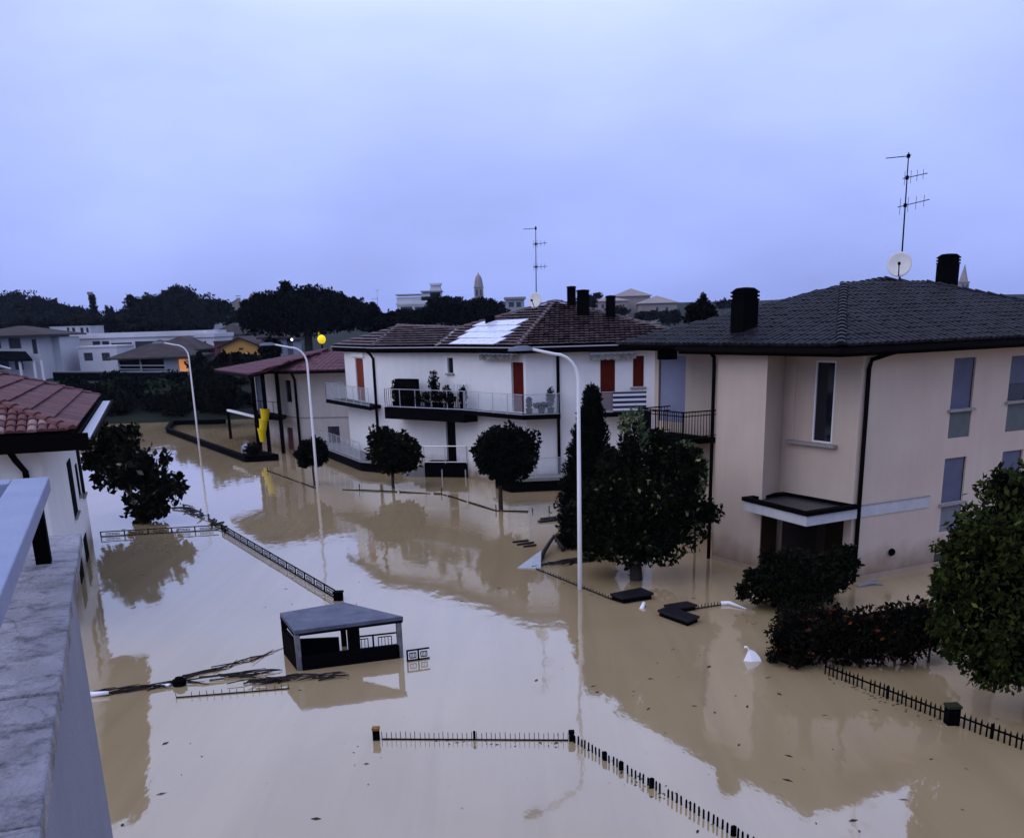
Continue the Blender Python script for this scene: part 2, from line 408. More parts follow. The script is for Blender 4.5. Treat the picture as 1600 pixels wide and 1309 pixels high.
def inside(x, y, poly):
    r = False; n = len(poly)
    for i in range(n):
        x1, y1 = poly[i]; x2, y2 = poly[(i + 1) % n]
        if (y1 > y) != (y2 > y) and x < (x2 - x1) * (y - y1) / (y2 - y1) + x1: r = not r
    return r
def facet(pts):
    """frame of a roof slope whose first edge is the eave"""
    o = Vector(pts[0]); ex = (Vector(pts[1]) - o).normalized()
    n = Vector((0, 0, 0))
    for i in range(1, len(pts) - 1): n += (Vector(pts[i]) - o).cross(Vector(pts[i + 1]) - o)
    n.normalize()
    if n.z < 0: n = -n
    ey = n.cross(ex)
    if ey.z < 0: ey = -ey
    return o, ex, ey, n, [((Vector(p) - o).dot(ex), (Vector(p) - o).dot(ey)) for p in pts]
def tile_mesh(mb, o, ex, ey, n, x, y, w, l, h, seg=4, lift=0.03, jit=0.0):
    pts = []
    j1, j2 = random.uniform(-jit, jit), random.uniform(-jit, jit)
    for yy, up, ww in ((y - l * 0.08, lift + j1, 0.5), (y + l, 0.004 + j2, 0.46)):
        for k in range(seg + 1):
            a = math.pi * k / seg
            pts.append(o + ex * (x + w * ww * -math.cos(a) * 1.0) + ey * yy + n * (up + h * math.sin(a)))
    fs = [(k, k + 1, seg + 1 + k + 1, seg + 1 + k) for k in range(seg)]
    fs.append(tuple(reversed(range(seg + 1))))
    mb.add(pts, fs)
def tiles(mb, pts, w, l, h, seg=4, lift=0.03, jit=0.010, skip=None, margin=0.0):
    o, ex, ey, n, pl = facet(pts)
    x0, x1 = min(p[0] for p in pl), max(p[0] for p in pl); y1 = max(p[1] for p in pl)
    y = 0.0
    while y < y1:
        x = x0 + w / 2
        while x < x1:
            if inside(x, y + l * 0.45, pl) and not (skip and skip(x, y)):
                tile_mesh(mb, o, ex, ey, n, x, y, w, l, h, seg, lift, jit)
            x += w
        y += l
def slab_roof(mb, pts, th=0.06):
    """solid roof deck under the tiles"""
    o, ex, ey, n, pl = facet(pts)
    k = len(pts); up = [Vector(p) for p in pts]; dn = [p - UP * th for p in up]
    mb.add(up + dn, [tuple(range(k)), tuple(reversed(range(k, 2 * k)))] + [(i, k + i, k + (i + 1) % k, (i + 1) % k) for i in range(k)])
def ridge_tiles(name, a, b, r, l, mat, parent, stuffed=False):
    """half-round ridge or hip tiles, each a piece of its own"""
    a, b = Vector(a), Vector(b); t = (b - a).normalized(); L = (b - a).length
    sd = t.cross(UP).normalized(); up = sd.cross(t)
    def prof(mb, base=V(0, 0, 0), ex=V(1, 0, 0), ey=V(0, 1, 0), ez=V(0, 0, 1)):
        vs = []
        for yy, rr, lf in ((-0.06 * l, r, 0.03), (l * 1.02, r * 0.86, 0.0)):
            for k in range(6):
                an = math.pi * k / 5
                vs.append(base + ex * (-math.cos(an) * rr) + ey * yy + ez * (math.sin(an) * rr * 0.75 + lf))
        mb.add(vs, [(k, k + 1, 7 + k, 6 + k) for k in range(5)] + [tuple(reversed(range(6)))])
    nn = max(1, int(L / l))
    if stuffed:
        mb = MB()
        for i in range(nn): prof(mb, a + t * (i * L / nn) - up * 0.02, sd, t, up)
        return mb.build(name, mat, parent)
    mb = MB(); prof(mb); me = mb.mesh(name); me.materials.append(mat)
    for i in range(nn):
        piece(name, me, parent, frame_m(a + t * (i * L / nn) - up * 0.02, sd, t, up))

# ------------------------------------------------------------------ foliage
def leaf_cloud(blobs, n, size, mat, name, parent, core=0.72, shell=0.55, aspect=0.5, droop=0.0, clump=0.0, coremin=0.0):
    """many small folded leaves through the volume of overlapping ellipsoids, around a solid dark core"""
    vol = np.array([b[1][0] * b[1][1] * b[1][2] for b in blobs]) ** 0.67; vol = vol / vol.sum()
    cnt = (vol * n).astype(int) + 1
    P0 = []; N0 = []
    for (c, r), k in zip(blobs, cnt):
        d = rng.normal(size=(k, 3)); d /= np.linalg.norm(d, axis=1)[:, None]
        rad = shell + (1.06 - shell) * rng.random(k) ** 0.7
        if clump:
            lob = np.sin(d[:, 0] * 5.1 + c[0] * 3) * np.sin(d[:, 1] * 4.7 + c[1] * 2) * np.sin(d[:, 2] * 5.6 + 1.0)
            rad = rad * (1 + clump * lob)
        P0.append(np.array(c)[None] + d * rad[:, None] * np.array(r)[None]); N0.append(d)
    P0 = np.vstack(P0); N0 = np.vstack(N0); k = len(P0)
    ax = N0 + rng.normal(size=(k, 3)) * 0.8; ax[:, 2] -= droop; ax /= np.linalg.norm(ax, axis=1)[:, None]
    sd = np.cross(ax, rng.normal(size=(k, 3))); sd /= np.linalg.norm(sd, axis=1)[:, None] + 1e-9
    nn = np.cross(ax, sd)
    s = size * (0.6 + 0.8 * rng.random(k))[:, None]
    a = P0 - ax * s * 0.5; b_ = P0 + sd * s * aspect * 0.5 + nn * s * 0.10; c_ = P0 + ax * s * 0.5; d_ = P0 - sd * s * aspect * 0.5 + nn * s * 0.10
    vs = np.stack([a, b_, c_, d_], 1).reshape(-1, 3)
    vs_list = vs; nf = k
    co_v = []; co_f = []
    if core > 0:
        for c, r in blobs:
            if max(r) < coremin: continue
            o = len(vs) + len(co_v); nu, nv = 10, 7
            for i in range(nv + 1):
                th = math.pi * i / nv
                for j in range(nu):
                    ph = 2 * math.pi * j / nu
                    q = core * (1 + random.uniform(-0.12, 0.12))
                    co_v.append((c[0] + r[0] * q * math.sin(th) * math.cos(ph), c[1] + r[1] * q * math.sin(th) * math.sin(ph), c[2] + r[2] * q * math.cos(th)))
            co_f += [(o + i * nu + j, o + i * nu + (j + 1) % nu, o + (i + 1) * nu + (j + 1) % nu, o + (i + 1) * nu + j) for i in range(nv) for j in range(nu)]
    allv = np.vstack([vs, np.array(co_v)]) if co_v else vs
    me = bpy.data.meshes.new(name)
    nq = nf + len(co_f)
    me.vertices.add(len(allv)); me.vertices.foreach_set('co', allv.astype(np.float32).ravel())
    idx = np.arange(nf * 4, dtype=np.int32)
    if co_f: idx = np.concatenate([idx, np.array(co_f, dtype=np.int32).ravel()])
    me.loops.add(len(idx)); me.loops.foreach_set('vertex_index', idx)
    me.polygons.add(nq); me.polygons.foreach_set('loop_start', np.arange(nq, dtype=np.int32) * 4)
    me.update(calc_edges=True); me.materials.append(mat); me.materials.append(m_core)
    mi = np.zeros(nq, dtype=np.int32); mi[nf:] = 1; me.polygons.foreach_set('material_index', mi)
    o = bpy.data.objects.new(name, me); COL.objects.link(o)
    if parent is not None: attach(o, parent)
    return o
def lumps(c, r, n, spread=0.6, size=0.5, flat_=1.0):
    """a crown as a set of irregular lobes"""
    out = [(tuple(c), (r[0] * 0.72, r[1] * 0.72, r[2] * 0.72))]
    for i in range(n):
        th = random.uniform(0, 2 * math.pi); z = random.uniform(-0.75, 0.95); q = math.sqrt(max(0, 1 - z * z))
        f = spread * random.uniform(0.85, 1.1); k = size * random.uniform(0.75, 1.2)
        out.append(((c[0] + r[0] * f * q * math.cos(th), c[1] + r[1] * f * q * math.sin(th), c[2] + r[2] * f * z),
                    (r[0] * k, r[1] * k, r[2] * k * flat_)))
    return out
def sprigs(blobs, n, lo, hi, reach=1.08):
    """loose shoots standing out of a crown"""
    out = list(blobs)
    for i in range(n):
        c, r = random.choice(blobs); d = nrm(V(random.gauss(0, 1), random.gauss(0, 1), random.gauss(0.15, 0.9))); k = random.uniform(lo, hi)
        out.append(((c[0] + d.x * r[0] * reach, c[1] + d.y * r[1] * reach, c[2] + d.z * r[2] * reach), (k, k, k * random.uniform(0.7, 1.5))))
    return out
def trunk(base, top, r0, r1, parent, limbs=(), name='trunk'):
    mb = MB(); base, top = Vector(base), Vector(top)
    mid = (base + top) / 2 + V(random.uniform(-1, 1) * r0, random.uniform(-1, 1) * r0, 0)
    mb.tube([base, mid, top], [r0, (r0 + r1) / 2, r1], 8)
    for q in limbs: mb.tube([top - UP * 0.1, (top + Vector(q)) / 2 + UP * 0.05, q], [r1 * 0.7, r1 * 0.5, r1 * 0.2], 6)
    return mb.build(name, m_bark, parent, smooth=True)

# ================================================================== SETTING
# ------------------------------------------------------------------ floodwater
def water_material():
    m = bpy.data.materials.new('muddy_floodwater'); m.use_nodes = True
    n, l = m.node_tree.nodes, m.node_tree.links
    b = n['Principled BSDF']
    b.inputs['Roughness'].default_value = 0.045
    b.inputs['IOR'].default_value = 1.75
    b.inputs['Specular IOR Level'].default_value = 1.0
    tc = n.new('ShaderNodeTexCoord')
    ns = n.new('ShaderNodeTexNoise'); ns.inputs['Scale'].default_value = 0.09; ns.inputs['Detail'].default_value = 5; ns.inputs['Distortion'].default_value = 1.2
    l.new(tc.outputs['Object'], ns.inputs['Vector'])
    rp = n.new('ShaderNodeValToRGB')
    rp.color_ramp.elements[0].position = 0.3; rp.color_ramp.elements[0].color = (0.308, 0.230, 0.120, 1)
    rp.color_ramp.elements[1].position = 0.7; rp.color_ramp.elements[1].color = (0.352, 0.268, 0.150, 1)
    l.new(ns.outputs['Fac'], rp.inputs['Fac'])
    m0 = n.new('ShaderNodeMapping'); m0.inputs['Rotation'].default_value = (0, 0, -0.49); m0.inputs['Scale'].default_value = (1.3, 0.10, 1.0)
    l.new(tc.outputs['Object'], m0.inputs['Vector'])
    s0_ = n.new('ShaderNodeTexNoise'); s0_.inputs['Scale'].default_value = 0.8; s0_.inputs['Detail'].default_value = 6; s0_.inputs['Distortion'].default_value = 0.8
    l.new(m0.outputs['Vector'], s0_.inputs['Vector'])
    r0_ = n.new('ShaderNodeMapRange'); r0_.inputs['From Min'].default_value = 0.35; r0_.inputs['From Max'].default_value = 0.7; r0_.inputs['To Min'].default_value = 0.92; r0_.inputs['To Max'].default_value = 1.08
    l.new(s0_.outputs['Fac'], r0_.inputs['Value'])
    x0_ = n.new('ShaderNodeMixRGB'); x0_.blend_type = 'MULTIPLY'; x0_.inputs['Fac'].default_value = 1
    l.new(rp.outputs['Color'], x0_.inputs['Color1']); l.new(r0_.outputs['Result'], x0_.inputs['Color2']); l.new(x0_.outputs['Color'], b.inputs['Base Color'])
    mp = n.new('ShaderNodeMapping'); mp.inputs['Rotation'].default_value = (0, 0, 0.49); mp.inputs['Scale'].default_value = (1.0, 0.45, 1.0)
    l.new(tc.outputs['Object'], mp.inputs['Vector'])
    w1 = n.new('ShaderNodeTexNoise'); w1.inputs['Scale'].default_value = 0.55; w1.inputs['Detail'].default_value = 3; w1.inputs['Distortion'].default_value = 0.6
    w2 = n.new('ShaderNodeTexNoise'); w2.inputs['Scale'].default_value = 3.2; w2.inputs['Detail'].default_value = 3
    l.new(mp.outputs['Vector'], w1.inputs['Vector']); l.new(mp.outputs['Vector'], w2.inputs['Vector'])
    ma = n.new('ShaderNodeMath'); ma.operation = 'MULTIPLY_ADD'; ma.inputs[1].default_value = 0.2
    l.new(w2.outputs['Fac'], ma.inputs[0]); l.new(w1.outputs['Fac'], ma.inputs[2])
    bp = n.new('ShaderNodeBump'); bp.inputs['Strength'].default_value = 1.0; bp.inputs['Distance'].default_value = 0.014
    l.new(ma.outputs[0], bp.inputs['Height']); l.new(bp.outputs['Normal'], b.inputs['Normal'])
    return m
m_water = water_material()
mb = MB(); mb.quad((-420, -120, 0), (420, -120, 0), (420, 122, 0), (-420, 122, 0))
structure(mb.build('floodwater', m_water))

# ------------------------------------------------------------------ ground beyond the river
def ground_h(x, y):
    f = 98.0 + 1.5 * math.sin(x * 0.06) + 0.6 * math.sin(x * 0.21)
    t = y - f
    if t < 0: return max(-3.0, t * 0.35)
    if t < 11: h = 3.1 * (t / 11.0) ** 0.8
    elif t < 15: h = 3.1
    elif t < 40: h = 3.1 - 1.7 * (t - 15) / 25
    else: h = 1.4
    if y > 220:
        k = min(1.0, (y - 220) / 420.0); k = k * k * (3 - 2 * k)
        h += k * (11.0 + 7.0 * math.exp(-((x + 330) / 150.0) ** 2) + 3 * math.sin(x * 0.011) + 1.5 * math.sin(y * 0.013 + x * 0.02))
    return h
m_ground = M('grassy_ground', (0.007, 0.010, 0.007), 0.95, (0.015, 0.022, 0.013), 0.22, 0.6, 2.0)
mb = MB()
gys = [92, 95, 97, 98, 99, 100, 102, 104, 106, 108, 110, 112, 115, 120, 128, 138, 150, 175, 200, 220, 260, 300, 360, 420, 500, 600, 700, 850, 1050, 1400, 1900, 2600]
gxs = sorted(set([-1500, -1100, -800] + list(range(-600, -120, 30)) + list(range(-120, 60, 4)) + list(range(60, 300, 20)) + list(range(300, 900, 60)) + [1100, 1500]))
gv = [(x, y, ground_h(x, y) + (random.uniform(-0.12, 0.12) if y > 97 else 0)) for y in gys for x in gxs]
nx = len(gxs)
mb.add(gv, [(j * nx + i, j * nx + i + 1, (j + 1) * nx + i + 1, (j + 1) * nx + i) for j in range(len(gys) - 1) for i in range(nx - 1)])
structure(mb.build('ground', m_ground, smooth=True))

# scrub on the far bank: nobody could count it
sb = []
for i in range(300):
    x = random.uniform(-95, 12); k = random.random()
    y = 98.5 + 1.5 * math.sin(x * 0.06) + k * 11
    r = random.uniform(0.5, 1.3) * (1.15 if k < 0.25 else 0.75)
    sb.append(((x, y, ground_h(x, y) + r * 0.35), (r * 1.5, r * 1.0, r * 0.75)))
o = leaf_cloud(sb, 36000, 0.42, lf_far, 'bank_scrub', None, core=0.7)
tag(o, 'dark scrub covering the flooded river bank', 'scrub', kind='stuff')
bs = []
for i in range(60):
    x = random.uniform(-95, -22); y = random.uniform(104.5, 107.5)
    bs.append(((x, y, ground_h(x, y) + 0.1), (1.6, 0.8, 0.35)))
lf_grass = leaf_material('bank_grass', (0.012, 0.022, 0.013), (0.028, 0.044, 0.026))
o = leaf_cloud(bs, 7000, 0.45, lf_grass, 'bank_grass', None, core=0.6)
tag(o, 'paler green grass strip along the river bank', 'grass', kind='stuff')

# ================================================================== PINK HOUSE (right)
A0 = V(10.18, 30.96, 0)
UD = V(-0.4701, 0.8826, 0)      # along the street, away from the viewer
VD = V(0.8826, 0.4701, 0)       # away from the street
def S(s, t, z=0.0): return A0 + VD * s + UD * t + UP * z
pink = thing('pink_house', 'two-storey pink stucco house with dark tiled hip roof at the right', 'house', S(4, 4))
WZ = 6.72
wb = MB()
# near face (along VD, looking towards -UD)
rh = [(3.78, 4.74, 4.84, 6.34), (3.80, 4.76, 3.97, 4.80), (3.78, 4.76, 1.97, 3.36), (3.82, 4.74, 1.06, 1.93), (3.70, 4.5, -0.9, 0.38),
      (6.36, 7.40, 4.93, 6.30), (6.42, 7.42, 3.98, 4.90), (6.44, 7.42, 1.97, 3.36), (6.44, 7.42, 1.06, 1.93)]
wall(wb, S(0, 0), VD, -UD, 11.6, -2, WZ, rh, 0.14)
# street face with the tall stair window, then the projecting bay
w1 = 3.15
wall(wb, S(0, w1), -UD, -VD, w1, -2, WZ, [(w1 - 2.66, w1 - 1.00, 4.03, 6.40), (0.12, w1 - 0.30, -1.5, 1.93)], 0.10)
re = (S(0, w1) - S(-1.2, 2.6)); rl = re.length; re.normalize()
wall(wb, S(-1.2, 2.6), re, V(re.y, -re.x, 0) if V(re.y, -re.x, 0).dot(-UD) > 0 else V(-re.y, re.x, 0), rl, -2, WZ)
wall(wb, S(-1.2, 4.92), -UD, -VD, 2.32, -2, WZ)
wall(wb, S(0.9, 4.92), -VD, UD, 2.1, -2, WZ)
wall(wb, S(0.9, 11.2), -UD, -VD, 6.28, -2, WZ, [(11.2 - 10.95, 11.2 - 9.30, 4.0, 6.40)], 0.14)
wall(wb, S(11.6, 11.2), -VD, UD, 10.7, -2, WZ)
wall(wb, S(11.6, 0), UD, VD, 11.2, -2, WZ)
wb.build('wall', m_pink, pink)
m_plinth = M('mud_stained_plinth', (0.30, 0.225, 0.175), 0.9, (0.36, 0.275, 0.215), 2.0, 0.3, 40)
pb = MB()
for a, b in ((S(-0.012, -0.012), S(11.6, -0.012)), (S(-0.012, 3.1), S(-0.012, -0.012)), (S(-1.212, 4.92), S(-1.212, 2.6))):
    d = (b - a).normalized(); nn = V(d.y, -d.x, 0)
    pb.box(a - UP * 1.0, b - a, -nn * 0.03, UP * 1.12)
pb.build('plinth', m_plinth, pink)
def shutter_window(parent, o, ex, nout, h, sill=True, mat=None, down=1.0):
    a, b, c, d = h
    w = pane('window', mat or m_shutd, parent, o, ex, nout, a, b, d - (d - c) * down, d, 0.07)
    if down < 1: pane('glass', m_glass, w, o, ex, nout, a, b, c, d - (d - c) * down - 0.01, 0.10)
    oo = flat(o)
    for x in (a, b - 0.035): fr = MB(); fr.box(oo + ex * x + UP * c - nout * 0.115, ex * 0.035, UP * (d - c), nout * 0.05); fr.build('jamb', m_dark, w)
    if sill:
        sb_ = MB(); sb_.box(oo + ex * (a - 0.10) + UP * (c - 0.075) - nout * 0.05, ex * (b - a + 0.2), UP * 0.07, nout * 0.16)
        sb_.build('sill', m_sill, w)
    return w
fo = S(0, 0)
shutter_window(pink, fo, VD, -UD, rh[0]); pane('panel', m_panel2, pink, fo, VD, -UD, *rh[1], depth=0.03)
shutter_window(pink, fo, VD, -UD, rh[2]); pane('panel', m_panel, pink, fo, VD, -UD, *rh[3], depth=0.03)
shutter_window(pink, fo, VD, -UD, rh[4], sill=False, mat=m_glass)
shutter_window(pink, fo, VD, -UD, rh[5], down=0.62); pane('panel', m_panel2, pink, fo, VD, -UD, *rh[6], depth=0.03)
shutter_window(pink, fo, VD, -UD, rh[7]); pane('panel', m_panel, pink, fo, VD, -UD, *rh[8], depth=0.03)
# tall stair window
o2 = S(0, w1)
tw = (w1 - 1.78, w1 - 1.06, 4.06, 6.36)
win = pane('stair_window', m_glass, pink, o2, -UD, -VD, *tw, depth=0.04)
for x0, x1, z0, z1 in ((tw[0] - .05, tw[0], 4.03, 6.40), (tw[1], tw[1] + .05, 4.03, 6.40), (tw[0], tw[1], 4.03, 4.07), (tw[0], tw[1], 6.35, 6.40)):
    fr = MB(); fr.box(o2 - UD * x0 + UP * z0 + VD * 0.06, -UD * (x1 - x0), UP * (z1 - z0), -VD * 0.055); fr.build('frame', m_wframe, win)
mb = MB(); mb.box(o2 - UD * (w1 - 2.66) + UP * 4.03 + VD * 0.095, -UD * 0.83, UP * 2.37, -VD * 0.03); mb.build('recess_panel', m_pink, pink)
mb = MB(); mb.box(o2 - UD * (w1 - 2.80) + UP * 3.92 + VD * 0.05, -UD * 2.05, UP * 0.09, -VD * 0.22); mb.build('sill', m_sill, win)
# grey concrete band and the entrance canopy
mb = MB(); mb.box(S(0.12, -0.03, 1.93), VD * 3.1, UD * 0.035, UP * 0.33); mb.build('band', m_band, pink)
mb = MB(); mb.box(S(0.12, -0.045, 2.262), VD * 3.12, UD * 0.04, UP * 0.03); mb.build('band_cap', m_sill, pink)
cp = thing('entrance_canopy', 'flat concrete canopy with black roofing over the pink house entrance', 'canopy', S(-1, 1.2, 2))
mb = MB()
c0 = [S(-2.0, -0.22), S(0.03, -0.16), S(0.03, 2.9), S(-1.62, 2.95)]
mb.prism(c0, 1.95, 2.24); mb.build('fascia', m_band, cp)
mb = MB()
cc = sum((p for p in c0), V(0, 0, 0)) / 4
rim = [c0[i] + nrm(c0[i] - cc) * 0.07 for i in range(4)]; inn = [c0[i] + (cc - c0[i]) * 0.13 for i in range(4)]
for i in range(4):
    j = (i + 1) % 4
    mb.add([flat(rim[i], 2.243), flat(rim[j], 2.243), flat(inn[j], 2.243), flat(inn[i], 2.243), flat(rim[i], 2.36), flat(rim[j], 2.36), flat(inn[j], 2.36), flat(inn[i], 2.36)],
           [(4, 5, 6, 7), (0, 1, 5, 4), (2, 3, 7, 6), (1, 2, 6, 5), (3, 0, 4, 7), (3, 2, 1, 0)])
mb.build('roof_edge', m_dark, cp)
mb = MB(); mb.prism(inn, 2.243, 2.27); mb.build('roof_membrane', M('bitumen', (0.02, 0.021, 0.026), 0.3, (0.03, 0.031, 0.036), 4), cp)
rc = MB()
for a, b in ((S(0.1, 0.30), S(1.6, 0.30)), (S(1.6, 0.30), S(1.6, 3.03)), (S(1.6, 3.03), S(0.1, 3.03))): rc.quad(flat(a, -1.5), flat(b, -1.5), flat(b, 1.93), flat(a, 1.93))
rc.quad(S(0.1, 0.3, 1.93), S(1.6, 0.3, 1.93), S(1.6, 3.03, 1.93), S(0.1, 3.03, 1.93)); rc.build('porch_recess', M('porch_shade_render', (0.06, 0.045, 0.04), 0.9), pink)  # recess coloured dark for the shade under the canopy
m_bdoor = M('brown_door', (0.030, 0.016, 0.009), 0.6, (0.042, 0.024, 0.014), 4)
mb = MB(); mb.box(S(1.57, 0.7, -1.2), UD * 1.9, UP * 2.9, VD * 0.02); mb.build('door', m_bdoor, pink)
ro = V(re.y, -re.x, 0) if V(re.y, -re.x, 0).dot(-UD) > 0 else V(-re.y, re.x, 0)
mb = MB(); mb.box(S(-1.2, 2.6, -1.5) + re * 0.06 + ro * 0.004, re * (rl - 0.16), ro * 0.02, UP * 3.42); mb.build('side_door_shade', m_bdoor, pink)  # dark door panel also paints the canopy shade over the return wall
mb = MB(); mb.lathe(S(1.72, -0.07, 0.71), [(0.10, -0.05), (0.12, 0.0), (0.09, 0.06), (0.03, 0.09)], 10, -UD); mb.build('vent', m_dark, pink, smooth=True)
# downpipes
def downpipe(parent, pts, r=0.055, mat=None):
    mb = MB(); mb.tube(pts, r, 8); return mb.build('downpipe', mat or m_pipe, parent, smooth=True)
downpipe(pink, [S(0.95, -0.75, 6.72), S(0.7, -0.4, 6.62), S(0.25, -0.10, 6.45), S(0.17, -0.09, 6.2), S(0.17, -0.09, -0.8)], 0.065)
downpipe(pink, [S(-1.5, 5.02, 6.72), S(-1.29, 5.0, 6.5), S(-1.28, 5.0, 6.2), S(-1.28, 5.0, -0.8)], 0.06)
# roof
EZ = 6.86
ec = [S(-1.75, -0.85, EZ), S(12.7, -0.85, EZ), S(12.7, 9.75, EZ), S(-1.75, 9.75, EZ)]
r1, r2 = S(3.55, 4.45, 8.55), S(7.4, 4.45, 8.55)
pk = S(6.3, 5.3, 8.80)
rf = MB()
facets = [[ec[0], ec[1], r2, r1], [ec[3], ec[0], r1], [ec[1], ec[2], r2], [ec[2], ec[3], pk], [r1, r2, pk], [ec[3], r1, pk], [r2, ec[2], pk]]
for f in facets: slab_roof(rf, f, 0.10)
roof = rf.build('roof', m_soffit, pink)
tb = MB()
for f in (facets[0], facets[1], facets[2]):
    up = [p + UP * 0.004 for p in f]; tiles(tb, up, 0.25, 0.36, 0.10, 5, 0.02)
# the lower back wing over the balcony
e2 = [S(-0.1, 12.0, EZ - 0.02), S(-0.1, 6.3, EZ - 0.02), S(4.0, 6.3, 8.10), S(2.6, 12.0, 7.6)]
slab = MB(); slab_roof(slab, [e2[0], e2[1], e2[2]], 0.10); slab_roof(slab, [e2[0], e2[2], S(4.0, 12.0, EZ)], 0.1); slab.build('back_roof', m_soffit, pink)
tiles(tb, [p + UP * 0.004 for p in (e2[0], e2[1], e2[2])], 0.25, 0.36, 0.10, 5, 0.02)
stuff(tb.build('roof_tiles', m_tile_dark, roof))
ridge_tiles('ridge_tile', ec[0] + UP * 0.06, r1 + UP * 0.06, 0.15, 0.40, m_tile_dark, roof)
ridge_tiles('ridge_tile', r2 + UP * 0.06, ec[1] + UP * 0.06, 0.15, 0.40, m_tile_dark, roof)
ridge_tiles('ridge_tile', r1 + UP * 0.01, r2 + UP * 0.01, 0.13, 0.40, m_tile_dark, roof)
ridge_tiles('ridge_tile', r1 - UP * 0.03, pk - UP * 0.03, 0.15, 0.40, m_tile_dark, roof, True)
ridge_tiles('ridge_tile', pk - UP * 0.03, r2 - UP * 0.03, 0.15, 0.40, m_tile_dark, roof, True)
ridge_tiles('ridge_tile', ec[3], r1, 0.13, 0.40, m_tile_dark, roof, True)
gt = MB()
for a, b in ((S(-1.80, -0.90), S(12.8, -0.90)), (S(-1.80, 6.3), S(-1.80, -0.90)), (S(-0.12, 12.0), S(-0.12, 6.3))):
    gt.bar(flat(a, EZ - 0.10), flat(b, EZ - 0.10), 0.12, 0.15)
gt.build('gutter', m_pipe, roof)
sf = MB()   # boarded soffit box under the eaves
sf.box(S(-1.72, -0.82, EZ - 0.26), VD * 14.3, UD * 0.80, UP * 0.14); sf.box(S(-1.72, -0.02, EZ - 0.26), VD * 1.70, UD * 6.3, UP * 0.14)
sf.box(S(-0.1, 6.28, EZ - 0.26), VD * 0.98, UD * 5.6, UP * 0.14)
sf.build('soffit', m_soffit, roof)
mb = MB(); mb.box(S(-0.3, 8.9, EZ - 0.55), VD * 0.5, UD * 0.5, UP * 0.3); mb.build('awning_box', m_dark, pink)
# balcony with black railing
bal = MB(); bal.prism([S(-0.55, 7.5), S(0.9, 7.5), S(0.9, 10.2), S(-0.55, 10.2)], 3.46, 3.64)
balc = bal.build('balcony', m_dark, pink)
shutter_window(pink, S(0.9, 11.2), -UD, -VD, (11.2 - 10.95, 11.2 - 9.30, 4.0, 6.40), sill=False, mat=m_shut)
rl_ = MB(); pts = [S(0.88, 7.52), S(-0.53, 7.52), S(-0.53, 10.18), S(0.88, 10.18)]
for i in range(3):
    rl_.bar(flat(pts[i], 4.58), flat(pts[i + 1], 4.58), 0.05, 0.04); rl_.bar(flat(pts[i], 4.44), flat(pts[i + 1], 4.44), 0.03, 0.03); rl_.bar(flat(pts[i], 3.72), flat(pts[i + 1], 3.72), 0.03, 0.03)
for p in pts[1:3]: rl_.bar(flat(p, 3.64), flat(p, 4.6), 0.06)
railing = rl_.build('railing', m_dark, balc)
mb = MB(); mb.abox(-0.011, 0.011, -0.011, 0.011, 0, 0.86); bme = mb.mesh('baluster'); bme.materials.append(m_dark)
for i in range(3):
    L = (pts[i + 1] - pts[i]).length; k = int(L / 0.125)
    for j in range(1, k): piece('baluster', bme, balc, Matrix.Translation(flat(pts[i].lerp(pts[i + 1], j / k), 3.70)))
mb = MB(); mb.box(S(-0.58, 9.35, 3.66), UD * 0.80, UP * 0.88, VD * 0.02); q = mb.build('balcony_blanket', m_cloth); tag(q, 'dark cloth hung over the far end of the black balcony railing', 'cloth')

def chimney(label, c, ex, w, h, parent_group='chimneys on the roofs', bands=True, name='chimney', mat=None, z0=None):
    """brick stack with a louvred cap"""
    c = Vector(c); ey = UP.cross(ex)
    t = thing(name, label, 'chimney', c, parent_group)
    mb = MB(); mb.cbox(c + UP * (h * 0.36 - 0.3), ex, ey, UP, w, w, h * 0.72 + 0.6); mb.build('stack', mat or m_dark, t, bevel=0.01)
    mb = MB()
    for k in range(3): mb.cbox(c + UP * (h * (0.75 + k * 0.085)), ex, ey, UP, w * 1.06, w * 1.06, h * 0.05)
    mb.cbox(c + UP * h * 0.84, ex, ey, UP, w * 0.92, w * 0.92, h * 0.27); mb.build('louvres', mat or m_dark, t, bevel=0.008)
    mb = MB(); mb.lathe(c + UP * (h * 0.96), [(w * 0.56, 0), (w * 0.58, h * 0.03), (w * 0.46, h * 0.06), (w * 0.1, h * 0.075)], 12); mb.build('cap', mat or m_dark, t)
    return t
fo_, fx, fy, fn, _ = facet(facets[1])
cb = OP(1162, 520, facets[1][0], fn)
chimney('dark square chimney at the left end of the pink house roof', cb, VD, 0.60, 1.30)
cb2 = D(1478, 452, (S(8.6, 5.4)).y)
chimney('dark chimney right of the large satellite dish', cb2, VD, 0.55, 1.15)

